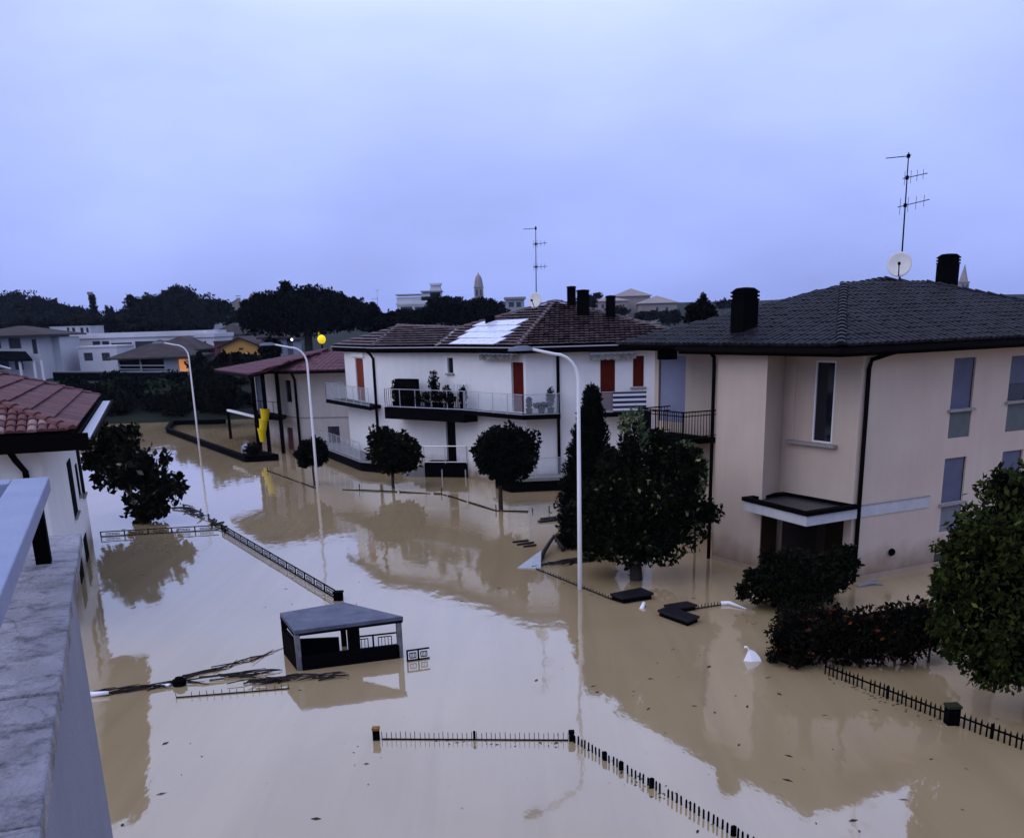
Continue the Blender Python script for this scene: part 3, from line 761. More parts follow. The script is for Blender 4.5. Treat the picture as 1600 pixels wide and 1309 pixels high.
def antenna(label, base, top, arms, name='tv_antenna'):
    base, top = Vector(base), Vector(top)
    t = thing(name, label, 'antenna', base, 'roof aerials')
    mb = MB(); mb.tube([base, base.lerp(top, 0.5), top], [0.030, 0.024, 0.018], 6); mb.build('mast', m_dark, t)
    for fz, dx, L0, L1, els, el, vert in arms:
        c = base.lerp(top, fz); dx = Vector(dx).normalized()
        mb = MB(); mb.tube([c - dx * L0, c + dx * L1], 0.014, 5)
        sd = UP if vert else UP.cross(dx)
        for k in range(els):
            q = c + dx * (-L0 + (L0 + L1) * (k + 0.3) / els); ll = el * (1 - 0.4 * k / els)
            mb.tube([q - sd * ll, q + sd * ll], 0.008, 4)
        mb.cbox(c, V(1, 0, 0), V(0, 1, 0), UP, 0.09, 0.09, 0.12)
        mb.build('aerial', m_dark, t)
    return t
def dish(label, c, face, r, mast_base, arm_mat=None):
    c = Vector(c); face = nrm(face)
    t = thing('satellite_dish', label, 'satellite dish', mast_base, 'satellite dishes on the roofs')
    mb = MB(); prof = [(r * k / 6, -0.16 * r * (1 - (k / 6) ** 2) * -1 * -1) for k in range(1, 7)]
    n = 24; a = face.cross(UP).normalized(); b = a.cross(face)
    vs = [c - face * 0.18 * r]; fs = []
    for k in range(1, 7):
        rr = r * k / 6; z = -0.18 * r * (1 - (k / 6) ** 2)
        vs += [c + face * z + (a * math.cos(2 * math.pi * j / n) + b * math.sin(2 * math.pi * j / n) * 1.06) * rr for j in range(n)]
    fs += [(0, 1 + j, 1 + (j + 1) % n) for j in range(n)]
    for k in range(5): fs += [(1 + k * n + j, 1 + (k + 1) * n + j, 1 + (k + 1) * n + (j + 1) % n, 1 + k * n + (j + 1) % n) for j in range(n)]
    mb.add(vs, fs); d = mb.build('reflector', m_dish, t, smooth=True)
    sm = d.modifiers.new('solid', 'SOLIDIFY'); sm.thickness = 0.015
    mb = MB(); mb.tube([c - b * r * 1.0, c + face * r * 0.9 - b * r * 0.25], 0.02, 6); mb.lathe(c + face * r * 0.95 - b * r * 0.22, [(0.05, -0.05), (0.05, 0.05)], 8, face); mb.build('feed_arm', m_dark, t)
    mb = MB(); mb.tube([mast_base, c - face * 0.22 * r - b * r * 0.3], 0.035, 6); mb.build('mount', m_dark, t)
    return t
pkp = S(6.3, 5.3, 8.8)
Yd = pkp.y
antenna('tall aerial mast with three arms behind the large white dish', D(1407, 432, Yd), D(1420, 238, Yd),
        [(0.97, (-1, -0.25, -0.09), 0.05, 0.85, 6, 0.16, False), (0.80, (1, 0.1, 0.18), 0.15, 0.72, 4, 0.22, True), (0.58, (1, -0.1, 0.2), 0.25, 0.80, 4, 0.26, True)])
dish('large white satellite dish on the ridge of the pink house', D(1405.5, 413, Yd - 0.3), V(-0.35, -0.9, 0.25), 0.40, D(1406, 436, Yd - 0.1))

# ================================================================== MIDDLE WHITE HOUSE
ME = 6.62
E1, E2, E3, E4 = P(518, 540, ME), P(581, 542, ME), P(683, 541, ME), P(808, 541.5, ME)
E6 = V(9.6, E4.y - 0.6, ME)
PK = D(868, 471, 57.4)
def plane_n(a, b, c):
    n = (b - a).cross(c - a).normalized(); return n if n.z > 0 else -n
nP = plane_n(E3, E4, PK)
VT = OP(716, 514, E3, nP)
nL = plane_n(E2, E3, VT)
RL = OP(622, 510, E2, nL)
BK = V(2.0, 70.0, ME)
mid = thing('white_house', 'long white house with brown tiled roofs and red shutters in the middle', 'house', (0, 58, 0))
mf = [[E2, E3, VT, RL], [E1, E2, RL], [E3, E4, PK, VT], [E4, E6, PK], [RL, VT, BK], [VT, PK, BK], [PK, E6, BK], [RL, BK, E1]]
rf = MB()
for f in mf: slab_roof(rf, f, 0.10)
mroof = rf.build('roof', m_soffit, mid)
tb = MB()
for f in mf[:4]: tiles(tb, [p + UP * 0.004 for p in f], 0.24, 0.35, 0.03, 3, 0.10)
stuff(tb.build('roof_tiles', m_tile_brown, mroof))
for a, b in ((E2, RL), (E4, PK), (RL, VT), (VT, PK)): ridge_tiles('ridge_tile', a + UP * 0.05, b + UP * 0.05, 0.12, 0.42, m_tile_brown, mroof, a is not E2 and a is not E4)
ridge_tiles('ridge_tile', E6 + UP * 0.05, PK + UP * 0.05, 0.12, 0.42, m_tile_brown, mroof, True)
gt = MB()
for a, b in ((E1, E2), (E2, E3), (E3, E4), (E4, E6)): gt.bar(a - UP * 0.05, b - UP * 0.05, 0.11, 0.05)
gt.build('gutter', m_gutter, mroof)
gt = MB()
for a, b in ((E1, E2), (E2, E3), (E3, E4), (E4, E6)): gt.bar(a - UP * 0.20 + V(0.05, 0.08, 0), b - UP * 0.20 + V(0.05, 0.08, 0), 0.05, 0.24)
gt.build('fascia', m_soffit, mroof)  # dark board made deep enough to hold the eave shadow too
mb = MB(); mb.bar(E3 + UP * 0.06, VT + UP * 0.06, 0.30, 0.03, nP); mb.build('valley_flashing', m_alu, mroof)
# walls below the eaves
def dpt(px, Y, py=600): return flat(D(px, py, Y))
C0, C1, C2, C3, C4 = dpt(541, E1.y - 1.0), dpt(588, E2.y + 0.5), dpt(693, E3.y + 0.6), dpt(822, E4.y + 0.7), dpt(1040, E4.y + 0.5)
MZ = ME - 0.10
mw = MB()
def seg(a, b):
    d = (b - a); L = d.length; d.normalize(); n = V(d.y, -d.x, 0); return d, n, L
def wpx(px, a, b, py=600):
    """distance along wall a-b of the line of sight"""
    d, n, L = seg(a, b); p = OP(px, py, a, n); return (p - a).dot(d)
def wz(px, py, a, b):
    d, n, L = seg(a, b); return OP(px, py, a, n).z
def wrect(a, b, x0, x1, y0, y1): return (wpx(x0, a, b, (y0 + y1) / 2), wpx(x1, a, b, (y0 + y1) / 2), wz((x0 + x1) / 2, y1, a, b), wz((x0 + x1) / 2, y0, a, b))
FZ = 3.55
h01 = list(wrect(C0, C1, 557, 569, 560, 630)); h01[2] = FZ
h23a = wrect(C2, C3, 699, 708, 559, 583); h23b = list(wrect(C2, C3, 799, 818, 566, 614)); h23b[2] = FZ
h23c = list(wrect(C2, C3, 697, 712, 657, 704)); h23c[2] = 0.62
h34a = list(wrect(C3, C4, 938, 961, 558, 612)); h34a[2] = FZ
h34b = list(wrect(C3, C4, 989, 1006, 556, 604))
for (a, b, hs) in ((C0, C1, [h01]), (C1, C2, []), (C2, C3, [h23a, h23b, h23c]), (C3, C4, [h34a, h34b])):
    d, n, L = seg(a, b); wall(mw, a, d, n, L, -2, MZ, [tuple(h) for h in hs], 0.16)
bk1, bk2 = V(6, 66, 0), C0 + V(4, 5, 0)
for a, b in ((C4, bk1), (bk1, bk2), (bk2, C0)):
    d, n, L = seg(a, b); wall(mw, a, d, n, L, -2, MZ)
mw.build('wall', m_white, mid)
def door(parent, a, b, h, mat, name='shutter_door', depth=0.06):
    d, n, L = seg(a, b); return pane(name, mat, parent, a, d, n, *h, depth=depth)
door(mid, C0, C1, h01, m_orange); door(mid, C2, C3, h23b, m_red, depth=0.12); door(mid, C3, C4, h34a, m_red); door(mid, C3, C4, h34b, m_red, 'window_shutter')
door(mid, C2, C3, h23a, m_glass, 'window', 0.10); door(mid, C2, C3, h23c, m_dark, 'ground_door', 0.10)
d, n, L = seg(C0, C1)
mb = MB(); mb.box(C0 + d * (h01[0] - 0.5) + UP * (h01[3] + 0.08), d * (h01[1] - h01[0] + 0.9), n * 0.10, UP * 0.28); mb.build('shutter_box', m_white, mid)
d, n, L = seg(C3, C4)
mb = MB(); mb.box(C3 + d * (h34b[0] - 0.12) + UP * (h34b[2] - 0.08), d * (h34b[1] - h34b[0] + 0.24), n * 0.12, UP * 0.07); mb.build('sill', m_sill, mid)
d, n, L = seg(C2, C3)
mb = MB(); mb.box(C2 + d * (h23a[0] - 0.1) + UP * (h23a[2] - 0.08), d * (h23a[1] - h23a[0] + 0.2), n * 0.10, UP * 0.07); mb.build('sill', m_sill, mid)
# soffit boards
sf = MB()
ie = [C0, C1, C2, C3, C4]; oe = [E1, E2, E3, E4, V(9.6, E4.y - 0.6, 0)]
for i in range(4):
    a, b, c, e_ = flat(oe[i], ME - 0.13), flat(oe[i + 1], ME - 0.13), flat(ie[i + 1], ME - 0.13), flat(ie[i], ME - 0.13)
    q = [a, b, c, e_]; sf.add(q + [p - UP * 0.10 for p in q], [(0, 1, 2, 3), (7, 6, 5, 4), (0, 4, 5, 1)])
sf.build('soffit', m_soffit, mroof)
for px, a, b in ((587.5, C0, C1), (872, C3, C4)):
    d, n, L = seg(a, b); q = a + d * (wpx(px, a, b) if px > 800 else L - 0.05) + n * 0.08
    downpipe(mid, [flat(q + n * 0.5, MZ + 0.02), flat(q + n * 0.1, MZ - 0.35), flat(q, MZ - 0.55), flat(q, 0.4)], 0.075)

# balconies: one slab wrapped round the street corner, one round the left corner
def off(a, b, w):
    d, n, L = seg(a, b); return n * w
sl = MB()
d12, n12, L12 = seg(C1, C2)
b1 = [C0 + off(C0, C1, 0.0) - seg(C0, C1)[0] * 0.3, C0 + off(C0, C1, 1.25) - seg(C0, C1)[0] * 0.3, V(-7.35, 59.0, 0), C1 + d12 * 0.25]
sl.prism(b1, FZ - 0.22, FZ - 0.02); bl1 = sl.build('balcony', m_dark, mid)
d12, n12, L12 = seg(C1, C2); d23, n23, L23 = seg(C2, C3); d34, n34, L34 = seg(C3, C4)
q0 = C1 + d12 * 1.75; q1 = q0 + n12 * 1.25; q2 = V(-2.05, 54.45, 0); w2 = V(-1.40, 54.93, 0)
q3 = V(0.85, 50.45, 0); q4 = dpt(876, (C3 + n34 * 1.1).y, 645); q5 = flat(C3 + d34 * (q4 - C3).dot(d34))
sl = MB(); sl.prism([q0, q1, q2, w2, C2], FZ - 0.62, FZ - 0.02)
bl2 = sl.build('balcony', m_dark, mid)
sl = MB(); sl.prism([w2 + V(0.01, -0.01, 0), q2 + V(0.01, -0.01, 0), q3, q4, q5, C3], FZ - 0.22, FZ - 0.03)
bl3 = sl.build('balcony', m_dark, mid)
qa = C3 + d34 * wpx(935, C3, C4); qb = C3 + d34 * wpx(1008, C3, C4)
sl = MB(); sl.prism([qa, qa + n34 * 1.1, qb + n34 * 1.1, qb], FZ - 0.20, FZ - 0.02); bl4 = sl.build('balcony', m_dark, mid)
def glass_rail(parent, path, z0, h, glass=True, posts=1.3, mat=None, rail=True):
    rm = MB()
    for i in range(len(path) - 1):
        a, b = flat(path[i], z0), flat(path[i + 1], z0); L = (b - a).length
        if rail: rm.bar(a + UP * h, b + UP * h, 0.035, 0.03); rm.bar(a + UP * 0.05, b + UP * 0.05, 0.03, 0.04)
        k = max(1, round(L / posts))
        for j in range(k + 1): rm.bar(a.lerp(b, j / k), a.lerp(b, j / k) + UP * h, 0.032)
    r = rm.build('railing', mat or m_alu, parent)
    if glass:
        for i in range(len(path) - 1):
            a, b = flat(path[i], z0), flat(path[i + 1], z0); L = (b - a).length; k = max(1, round(L / posts))
            t = (b - a).normalized(); nn = V(t.y, -t.x, 0)
            for j in range(k):
                g = MB(); p = a.lerp(b, j / k) + t * 0.03 + UP * 0.09
                g.box(p, t * (L / k - 0.06), nn * 0.012, UP * (h - 0.13)); g.build('glass_pane', m_bglass, parent)
    return r
glass_rail(bl1, [b1[0] + (b1[1] - b1[0]) * 0.1, b1[1] + V(0.03, 0.03, 0), b1[2] + V(-0.03, 0.05, 0)], FZ - 0.02, 0.95)
glass_rail(bl2, [q0 + n12 * 0.1, q1 + V(0.05, 0.05, 0), q2 + V(0.0, 0.08, 0)], FZ - 0.02, 0.95, glass=False, mat=m_alu)
mb = MB(); mb.abox(-0.012, 0.012, -0.012, 0.012, 0, 0.92); bme2 = mb.mesh('baluster'); bme2.materials.append(m_dark)
bp_ = [q1 + V(0.05, 0.05, 0), q2 + V(0.0, 0.08, 0)]; L = (bp_[1] - bp_[0]).length
for j in range(1, int(L / 0.16)): piece('baluster', bme2, bl2, Matrix.Translation(flat(bp_[0].lerp(bp_[1], j * 0.16 / L), FZ - 0.02)))
glass_rail(bl3, [q2 + V(0.06, 0.06, 0), q3 + V(0, 0.06, 0), q4 + V(-0.05, 0.02, 0), q5 + V(-0.04, -0.1, 0)], FZ - 0.03, 0.95)
glass_rail(bl4, [qa + n34 * 0.1 + d34 * 0.03, qa + n34 * 1.05 + d34 * 0.03, qb + n34 * 1.05 - d34 * 0.05], FZ - 0.02, 0.95)
mb = MB()
for k in range(4): mb.box(qb + n34 * 1.13 - d34 * 1.6 + UP * (FZ + 0.08 + k * 0.22), d34 * 1.55, n34 * 0.015, UP * 0.10)
q = mb.build('striped_screen', M('striped_white_cloth', (0.55, 0.56, 0.64), 0.8)); tag(q, 'blue and white striped screen on the balcony by the red shutters', 'screen')
mb = MB(); mb.box(qb + n34 * 1.115 - d34 * 1.6 + UP * (FZ + 0.02), d34 * 1.55, n34 * 0.014, UP * 0.9); q2_ = mb.build('screen_backing', M('navy_cloth', (0.02, 0.025, 0.06), 0.8)); attach(q2_, q)
# awnings rolled under the eaves
def awning(label, a, b, x0, x1, y0, y1, mat):
    d, n, L = seg(a, b); r = wrect(a, b, x0, x1, y0, y1); c = a + d * r[0]
    t = thing('awning', label, 'awning', flat(c, r[2]), 'rolled awnings under the eaves')
    mb = MB(); mb.box(flat(c, r[3] - 0.14) + n * 0.02, d * (r[1] - r[0]), n * 0.30, UP * 0.12); mb.build('cassette', m_alu, t)
    mb = MB(); k = 16
    for i in range(k):
        w = (r[1] - r[0]) / k
        mb.box(flat(c, r[2] - 0.02 + (0.03 if i % 2 else 0)) + n * 0.33 + d * (i * w), d * (w * 0.98), n * 0.01, UP * (r[3] - r[2] - 0.10))
    mb.build('valance', mat, t)
    return t
m_val = M('patterned_valance', (0.30, 0.29, 0.27), 0.8, (0.06, 0.06, 0.06), 3.5)
m_val2 = M('cream_valance', (0.45, 0.44, 0.41), 0.8, (0.12, 0.12, 0.12), 3.0)
awning('dark rolled awning above the red door beside the street lamp head', C2, C3, 757, 813, 550, 562, m_val)
awning('pale scalloped awning above the right-hand red shutters', C3, C4, 921, 993, 549, 561, m_val2)

# ground-floor terrace slabs and steps
GZ = 0.62
def terrace(label, pts, path):
    t = thing('terrace', label, 'terrace', flat(sum((Vector(p) for p in pts), V(0, 0, 0)) / len(pts)), 'terraces round the white house')
    mb = MB(); mb.prism(pts, GZ - 0.12, GZ); mb.build('slab', m_conc, t)
    cen = sum((Vector(p) for p in pts), V(0, 0, 0)) / len(pts)
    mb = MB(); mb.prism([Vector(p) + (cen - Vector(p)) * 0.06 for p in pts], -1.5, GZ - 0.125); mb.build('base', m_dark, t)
    glass_rail(t, path, GZ, 0.95)
    return t
d01, n01, L01 = seg(C0, C1)
t1 = [C0 - d01 * 3.0 + n01 * 0.05, C0 - d01 * 3.0 + n01 * 1.4, C1 + n01 * 1.4 + d01 * 0.6, C1 + n12 * 1.6 + d12 * 2.0, C1 + d12 * 2.0 + n12 * 0.03]
terrace('low terrace with glass railing at the left end of the white house', t1, [t1[1] + V(0.05, 0, 0), t1[2] + V(0, 0.05, 0)])
t2 = [C3 + n34 * 0.03 + d34 * 0.0, C3 + n23 * 1.3 - d23 * 1.2, C3 + n23 * 1.2 + n34 * 0.9, C3 + d34 * 3.0 + n34 * 1.2, C3 + d34 * 3.0 + n34 * 0.03]
terrace('low terrace in front of the white house beside the cypress', t2, [t2[2] + V(0, 0.05, 0), t2[3] + V(0, 0.05, 0)])
st = thing('entrance_steps', 'flight of entrance steps with pale railing between two clipped trees', 'steps', dpt(690, C2.y - 1.5))
s0 = dpt(664, C2.y - 1.0, 740); s1 = dpt(730, C2.y - 1.6, 740)
ds = (s1 - s0).normalized(); ns = V(ds.y, -ds.x, 0)
mb = MB(); mb.box(s0 - UP * 1.5, s1 - s0, -ns * 1.2, UP * (1.5 + 0.75)); mb.build('landing', m_dark, st)
for k in range(4):
    mb = MB(); mb.box(s0 - ds * (0.32 * (k + 1)) - UP * 1.5, ds * 0.318, -ns * 1.1, UP * (1.5 + 0.60 - k * 0.17)); mb.build('step', m_conc, st)
rr = MB(); top = s0 + UP * 1.62; topb = s1 + UP * 1.62
rr.tube([s0 - ds * 1.75 + UP * 0.35, top, topb], 0.03, 6)
for p in (s0, s0.lerp(s1, 0.5), s1): rr.tube([p + UP * 0.72, p + UP * 1.62], 0.025, 6)
rr.tube([s0 + UP * 0.80, s1 + UP * 0.80], 0.02, 6)
for p in (s0.lerp(s1, 0.45), s1): rr.tube([p + ns * 0.3 - UP * 0.5, p + ns * 0.3 + UP * 0.45], 0.03, 6)
rr.build('railing', m_alu, st)

# roof furniture of the white house
rows = [((700.6, 537), (771, 537.5), (792, 527.5), (718.8, 528.8)), ((713.8, 527.5), (781, 527.3), (803.8, 517.5), (732.5, 518.8)),
        ((725.6, 518), (795, 516.9), (813.8, 508), (744.4, 510)), ((737.5, 508.8), (806, 507.3), (826, 498), (755, 501.9))]
arr = thing('solar_array', 'stepped rows of solar panels with sky glare in their colour on the brown roof', 'solar panels', OP(760, 520, E3, nP))
for rw in rows:
    c = [OP(x, y, E3 + nP * 0.13, nP) for x, y in rw]
    for k in range(5):
        a, b = k / 5 + 0.004, (k + 1) / 5 - 0.004
        q = [c[0].lerp(c[1], a), c[0].lerp(c[1], b), c[3].lerp(c[2], b), c[3].lerp(c[2], a)]
        mb = MB(); mb.add(q + [p - nP * 0.04 for p in q], [(0, 1, 2, 3), (7, 6, 5, 4), (0, 4, 5, 1), (1, 5, 6, 2), (2, 6, 7, 3), (3, 7, 4, 0)])
        mb.build('solar_panel', m_solar, arr)
n4 = plane_n(E4, E6, PK); dR = nrm(E6 - E4)
for px, py, w, h, lab in ((893, 479, 0.44, 0.95, 'leftmost of three dark chimneys on the brown roof, near the peak'),
                          (911, 492, 0.60, 1.15, 'widest of three dark chimneys on the brown roof, in the middle'),
                          (954, 498, 0.46, 1.05, 'rightmost of three dark chimneys on the brown roof')):
    chimney(lab, OP(px, py, E4, n4), dR, w, h)
chimney('squat dark vent stack standing among the solar panels', OP(766, 506, E3, nP), dR, 0.48, 0.42)
Ym = PK.y - 1.5
antenna('thin aerial mast with three arms on the white house roof', D(838, 480, Ym), D(837, 353, Ym),
        [(0.97, (-1, -0.1, -0.05), 0.05, 0.62, 6, 0.14, False), (0.78, (1, 0.1, 0.08), 0.15, 0.55, 4, 0.18, True), (0.50, (1, 0, 0.02), 0.15, 0.55, 4, 0.18, True)])
dish('smaller white dish at the foot of the aerial on the white house', D(836, 469, Ym - 0.2), V(-0.5, -0.85, 0.2), 0.36, D(838, 484, Ym))

# things on the long balcony
def potted(label, p, h, spread, mat, seed=0, pot=True, n=220):
    t = thing('potted_plant', label, 'plant', p, 'plants on the balcony')
    p = Vector(p)
    mb = MB(); mb.lathe(p, [(0.12, 0), (0.17, 0.28), (0.18, 0.30), (0.14, 0.30)], 10); mb.build('pot', m_dark, t)
    leaf_cloud([((p.x, p.y, p.z + 0.3 + h * 0.5), (spread, spread, h * 0.5))], n, 0.14, mat, 'foliage', t, core=0.5)
    mb = MB(); mb.tube([p + UP * 0.25, p + UP * (0.3 + h * 0.6)], [0.025, 0.012], 5); mb.build('stem', m_bark, t)
nb = seg(q1, q2)[1]
def bpos(px, f=0.55): 
    a = (q1 - nb * 1.2).lerp(q1, f); return flat(OP(px, 620, a, nb), FZ - 0.02)
mb = MB(); p = bpos(624, 0.35); e_ = bpos(656, 0.35); mb.box(p + UP * 0.0, e_ - p, n12 * 0.3, UP * 1.45); cab = mb.build('cabinet', m_dark); tag(cab, 'black cabinet standing on the long balcony against the white wall', 'cabinet')
mb = MB(); mb.box(p + (e_ - p) * 0.03 + n12 * 0.302 + UP * 0.05, (e_ - p) * 0.45, n12 * 0.02, UP * 1.33); mb.build('cabinet_door', m_dark, cab)
mb = MB(); mb.box(p + (e_ - p) * 0.52 + n12 * 0.302 + UP * 0.05, (e_ - p) * 0.45, n12 * 0.02, UP * 1.33); mb.build('cabinet_door', m_dark, cab)
potted('slim conical plant left of the black balcony cabinet', bpos(617, 0.8), 1.1, 0.16, lf_black)
potted('low bushy plant in the middle of the long balcony', bpos(668, 0.8), 0.55, 0.34, lf_dark)
potted('tall upright plant by the inner wall corner of the long balcony', bpos(679, 0.45), 1.6, 0.30, lf_black, n=420)
potted('leafy plant right of the tall one on the long balcony', bpos(699, 0.6), 0.9, 0.26, lf_dark)
potted('dark round topped plant at the right end of the long balcony', flat(q2, FZ - 0.02) + V(-0.05, 0.5, 0), 0.8, 0.22, lf_black)
potted('small plant by the balcony corner below the red door', flat(q3, FZ - 0.03) + V(0.3, 0.45, 0), 0.5, 0.14, lf_black)
potted('spiky plant at the right end of the glass balcony', flat(q4, FZ - 0.03) + V(-0.45, 0.35, 0), 0.95, 0.20, lf_black)
potted('wide low plant trough along the glass balcony', flat(q3.lerp(q4, 0.5), FZ - 0.03) + V(0, 0.4, 0), 0.25, 0.42, lf_black)
potted('bushy plant behind the railing below the black cabinet', bpos(636, 0.8), 0.35, 0.30, lf_black)
potted('round plant left of the middle railing post', bpos(652, 0.82), 0.4, 0.26, lf_black)
potted('thick plant right of the middle of the long balcony', bpos(688, 0.8), 0.55, 0.30, lf_black)
potted('dark plant in front of the folding chairs', bpos(704, 0.85), 0.5, 0.28, lf_black)
potted('slender dark plant just right of the folding chairs', bpos(724, 0.7), 0.9, 0.18, lf_black)
rk = thing('folded_chairs', 'stacked folding chairs leaning at the inner corner of the balcony', 'chairs', bpos(715, 0.5))
for k in range(3):
    mb = MB(); p = bpos(710 + k * 5, 0.5)
    for sgn in (-0.18, 0.18): mb.tube([p + d12 * sgn, p + d12 * sgn - n12 * 0.25 + UP * 1.25], 0.02, 5)
    for z in (0.4, 0.75, 1.2): mb.tube([p - d12 * 0.18 - n12 * 0.2 * z + UP * z, p + d12 * 0.18 - n12 * 0.2 * z + UP * z], 0.018, 5)
    mb.build('chair_frame', m_alu, rk)

# ================================================================== BEIGE HOUSE (left of the white one)
bg = thing('beige_house', 'small beige house with plum red roof behind the second street lamp', 'house', (-13, 73, 0))
BZ = 5.15
Bc, Bl, Br = V(-13.4, 70.2, 0), flat(P(402, 689)), flat(D(560, 640, 69.6))
bw = MB()
hl = [tuple(wrect(Bl, Bc, 446, 455, 594, 628)), tuple(wrect(Bl, Bc, 450, 459, 668, 712))]
hr = [tuple(wrect(Bc, Br, 513, 531, 666, 692))]
for a, b, hs in ((Bl, Bc, hl), (Bc, Br, hr)):
    d, n, L = seg(a, b); wall(bw, a, d, n, L, -2, BZ - 0.08, hs, 0.15)
bk = [Br + V(4, 6, 0), Bl + V(6, 5, 0)]
for a, b in ((Br, bk[0]), (bk[0], bk[1]), (bk[1], Bl)):
    d, n, L = seg(a, b); wall(bw, a, d, n, L, -2, BZ - 0.08)
bw.build('wall', m_beige, bg)
door(bg, Bl, Bc, hl[0], m_glass, 'window', 0.08); door(bg, Bl, Bc, hl[1], M('maroon_door', (0.07, 0.012, 0.018), 0.6), 'door', 0.08); door(bg, Bc, Br, hr[0], m_glass, 'window', 0.08)
d, n, L = seg(Bc, Br)
mb = MB(); mb.box(Bc + UP * 2.1 + d * 0.02, d * (L - 0.05), n * 0.03, UP * 0.07)
d2, n2, L2 = seg(Bl, Bc); mb.box(Bl + UP * 2.1, d2 * L2, n2 * 0.03, UP * 0.07); mb.build('string_course', m_sill, bg)
downpipe(bg, [Bc + n * 0.6 + UP * 5.0, Bc + n * 0.14 + UP * 4.55, Bc + n * 0.12 + UP * 4.3, Bc + n * 0.12 - UP * 0.5], 0.09)
Q0, Q1, Q1b, Q2, Q3 = P(336, 578, BZ), P(389, 585, BZ), P(418, 579, BZ), P(452, 579.5, BZ), P(560, 577, BZ)
RB = D(520, 543, 75.0); RB2 = D(560, 540, 75.5)
fb = [[Q0, Q1, RB], [Q1, Q1b, RB], [Q1b, Q2, RB], [Q2, Q3, RB2, RB], [Q0, RB, V(-14, 86, BZ)], [RB, RB2, V(-14, 86, BZ)]]
rf = MB()
for f in fb: slab_roof(rf, f, 0.08)
broof = rf.build('roof', m_tile_plum, bg)
tb = MB()
for f in fb[:4]: tiles(tb, [p + UP * 0.004 for p in f], 0.34, 0.9, 0.05, 3, 0.02)
stuff(tb.build('roof_tiles', m_tile_plum, broof))
gt = MB()
for a, b in ((Q0, Q1), (Q1, Q1b), (Q1b, Q2), (Q2, Q3)): gt.bar(a - UP * 0.12, b - UP * 0.12, 0.14, 0.14)
gt.build('gutter', m_pipe, broof)
sf = MB()
sf.add([flat(p, BZ - 0.16) for p in (Q0, Q1, Q1b, Q2, Q3)] + [flat(p, BZ - 0.16) for p in (Br, Bc, Bl)], [(0, 1, 2, 6, 7), (2, 3, 6), (3, 4, 5, 6)])
sf.build('soffit', m_soffit, broof)
# porch: posts, dark upper deck and hanging blinds
po = [flat(D(399, 640, 72.0)), flat(D(415, 640, 70.6)), flat(D(437, 640, 69.4))]
for p in po:
    mb = MB(); mb.box(p - V(0.11, 0.11, 1), V(0.22, 0, 0), V(0, 0.22, 0), UP * (BZ + 0.85)); mb.build('porch_post', m_dark, bg)
mb = MB(); mb.prism([po[0], po[2], flat(Bc + V(-1.0, 1.2, 0)), flat(Bl)], 2.05, 2.25); mb.build('porch_deck', m_dark, bg)
glass_rail(bg, [po[0], po[2]], 2.25, 0.95, glass=False, posts=0.8, mat=m_dark)
mb = MB(); mb.box(po[0] + V(0.15, 0.1, 2.3), (po[1] - po[0]) * 0.8, V(0, 0.04, 0), UP * 2.6); mb.build('porch_blind', M('blue_blind', (0.05, 0.07, 0.12), 0.5, (0.13, 0.15, 0.2), 3), bg)
cpt = thing('carport', 'pale edged carport roof over the floodwater left of the beige house', 'carport', flat(D(380, 650, 76)))
a, b = D(356, 640, 80), D(405, 656, 72.5); a.z = b.z = 2.05
mb = MB(); mb.bar(a, b, 0.18, 0.14); mb.build('edge_beam', m_wframe, cpt)
mb = MB(); mb.add([a, b, b + V(3, 4, 0), a + V(3, 5, 0)] + [p - UP * 0.06 for p in (a, b, b + V(3, 4, 0), a + V(3, 5, 0))], [(0, 1, 2, 3), (7, 6, 5, 4), (3, 2, 6, 7)]); mb.build('roof_sheet', m_dark, cpt)
for f in (0.0, 0.97):
    q = a.lerp(b, f); mb = MB(); mb.box(flat(q, -1) - V(0.09, 0.09, 0), V(0.18, 0, 0), V(0, 0.18, 0), UP * 2.98); mb.build('post', m_dark, cpt)
ch = thing('rubble_chute', 'bright yellow rubble chute hanging by the beige house porch', 'chute', flat(D(412, 690, 70.4)))
for k, (px0, py0, px1, py1, r0, r1_) in enumerate(((414, 639, 414, 656, 0.30, 0.24), (411.5, 655, 411, 672, 0.27, 0.22), (409, 669, 410.5, 690, 0.27, 0.17))):
    a, b = D(px0, py0, 70.4), D(px1, py1, 70.4)
    mb = MB(); mb.tube([a, a.lerp(b, 0.12), a.lerp(b, 0.14), b], [r0 * 1.08, r0 * 1.08, r0, r1_], 14); mb.build('chute_section', m_yellow, ch, smooth=False)
# yellow lamp seen over the roof
yl = thing('yellow_lamp', 'round yellow lamp showing above the plum red roof', 'lamp', flat(D(502, 560, 84), 2))
p = D(502.5, 530, 84)
mb = MB(); mb.lathe(p, [(0.05, -0.33), (0.20, -0.28), (0.31, -0.10), (0.32, 0.08), (0.21, 0.25), (0.06, 0.32)], 16); mb.build('globe', m_ybulb, yl, smooth=True)
mb = MB(); mb.tube([flat(p, 1.0), p - UP * 0.34], 0.06, 8); mb.build('pole', m_dark, yl)
mb = MB(); mb.lathe(p + UP * 0.34 - V(0.18, 0, 0), [(0.05, 0), (0.03, 0.2)], 6); mb.build('finial', m_yellow, yl)

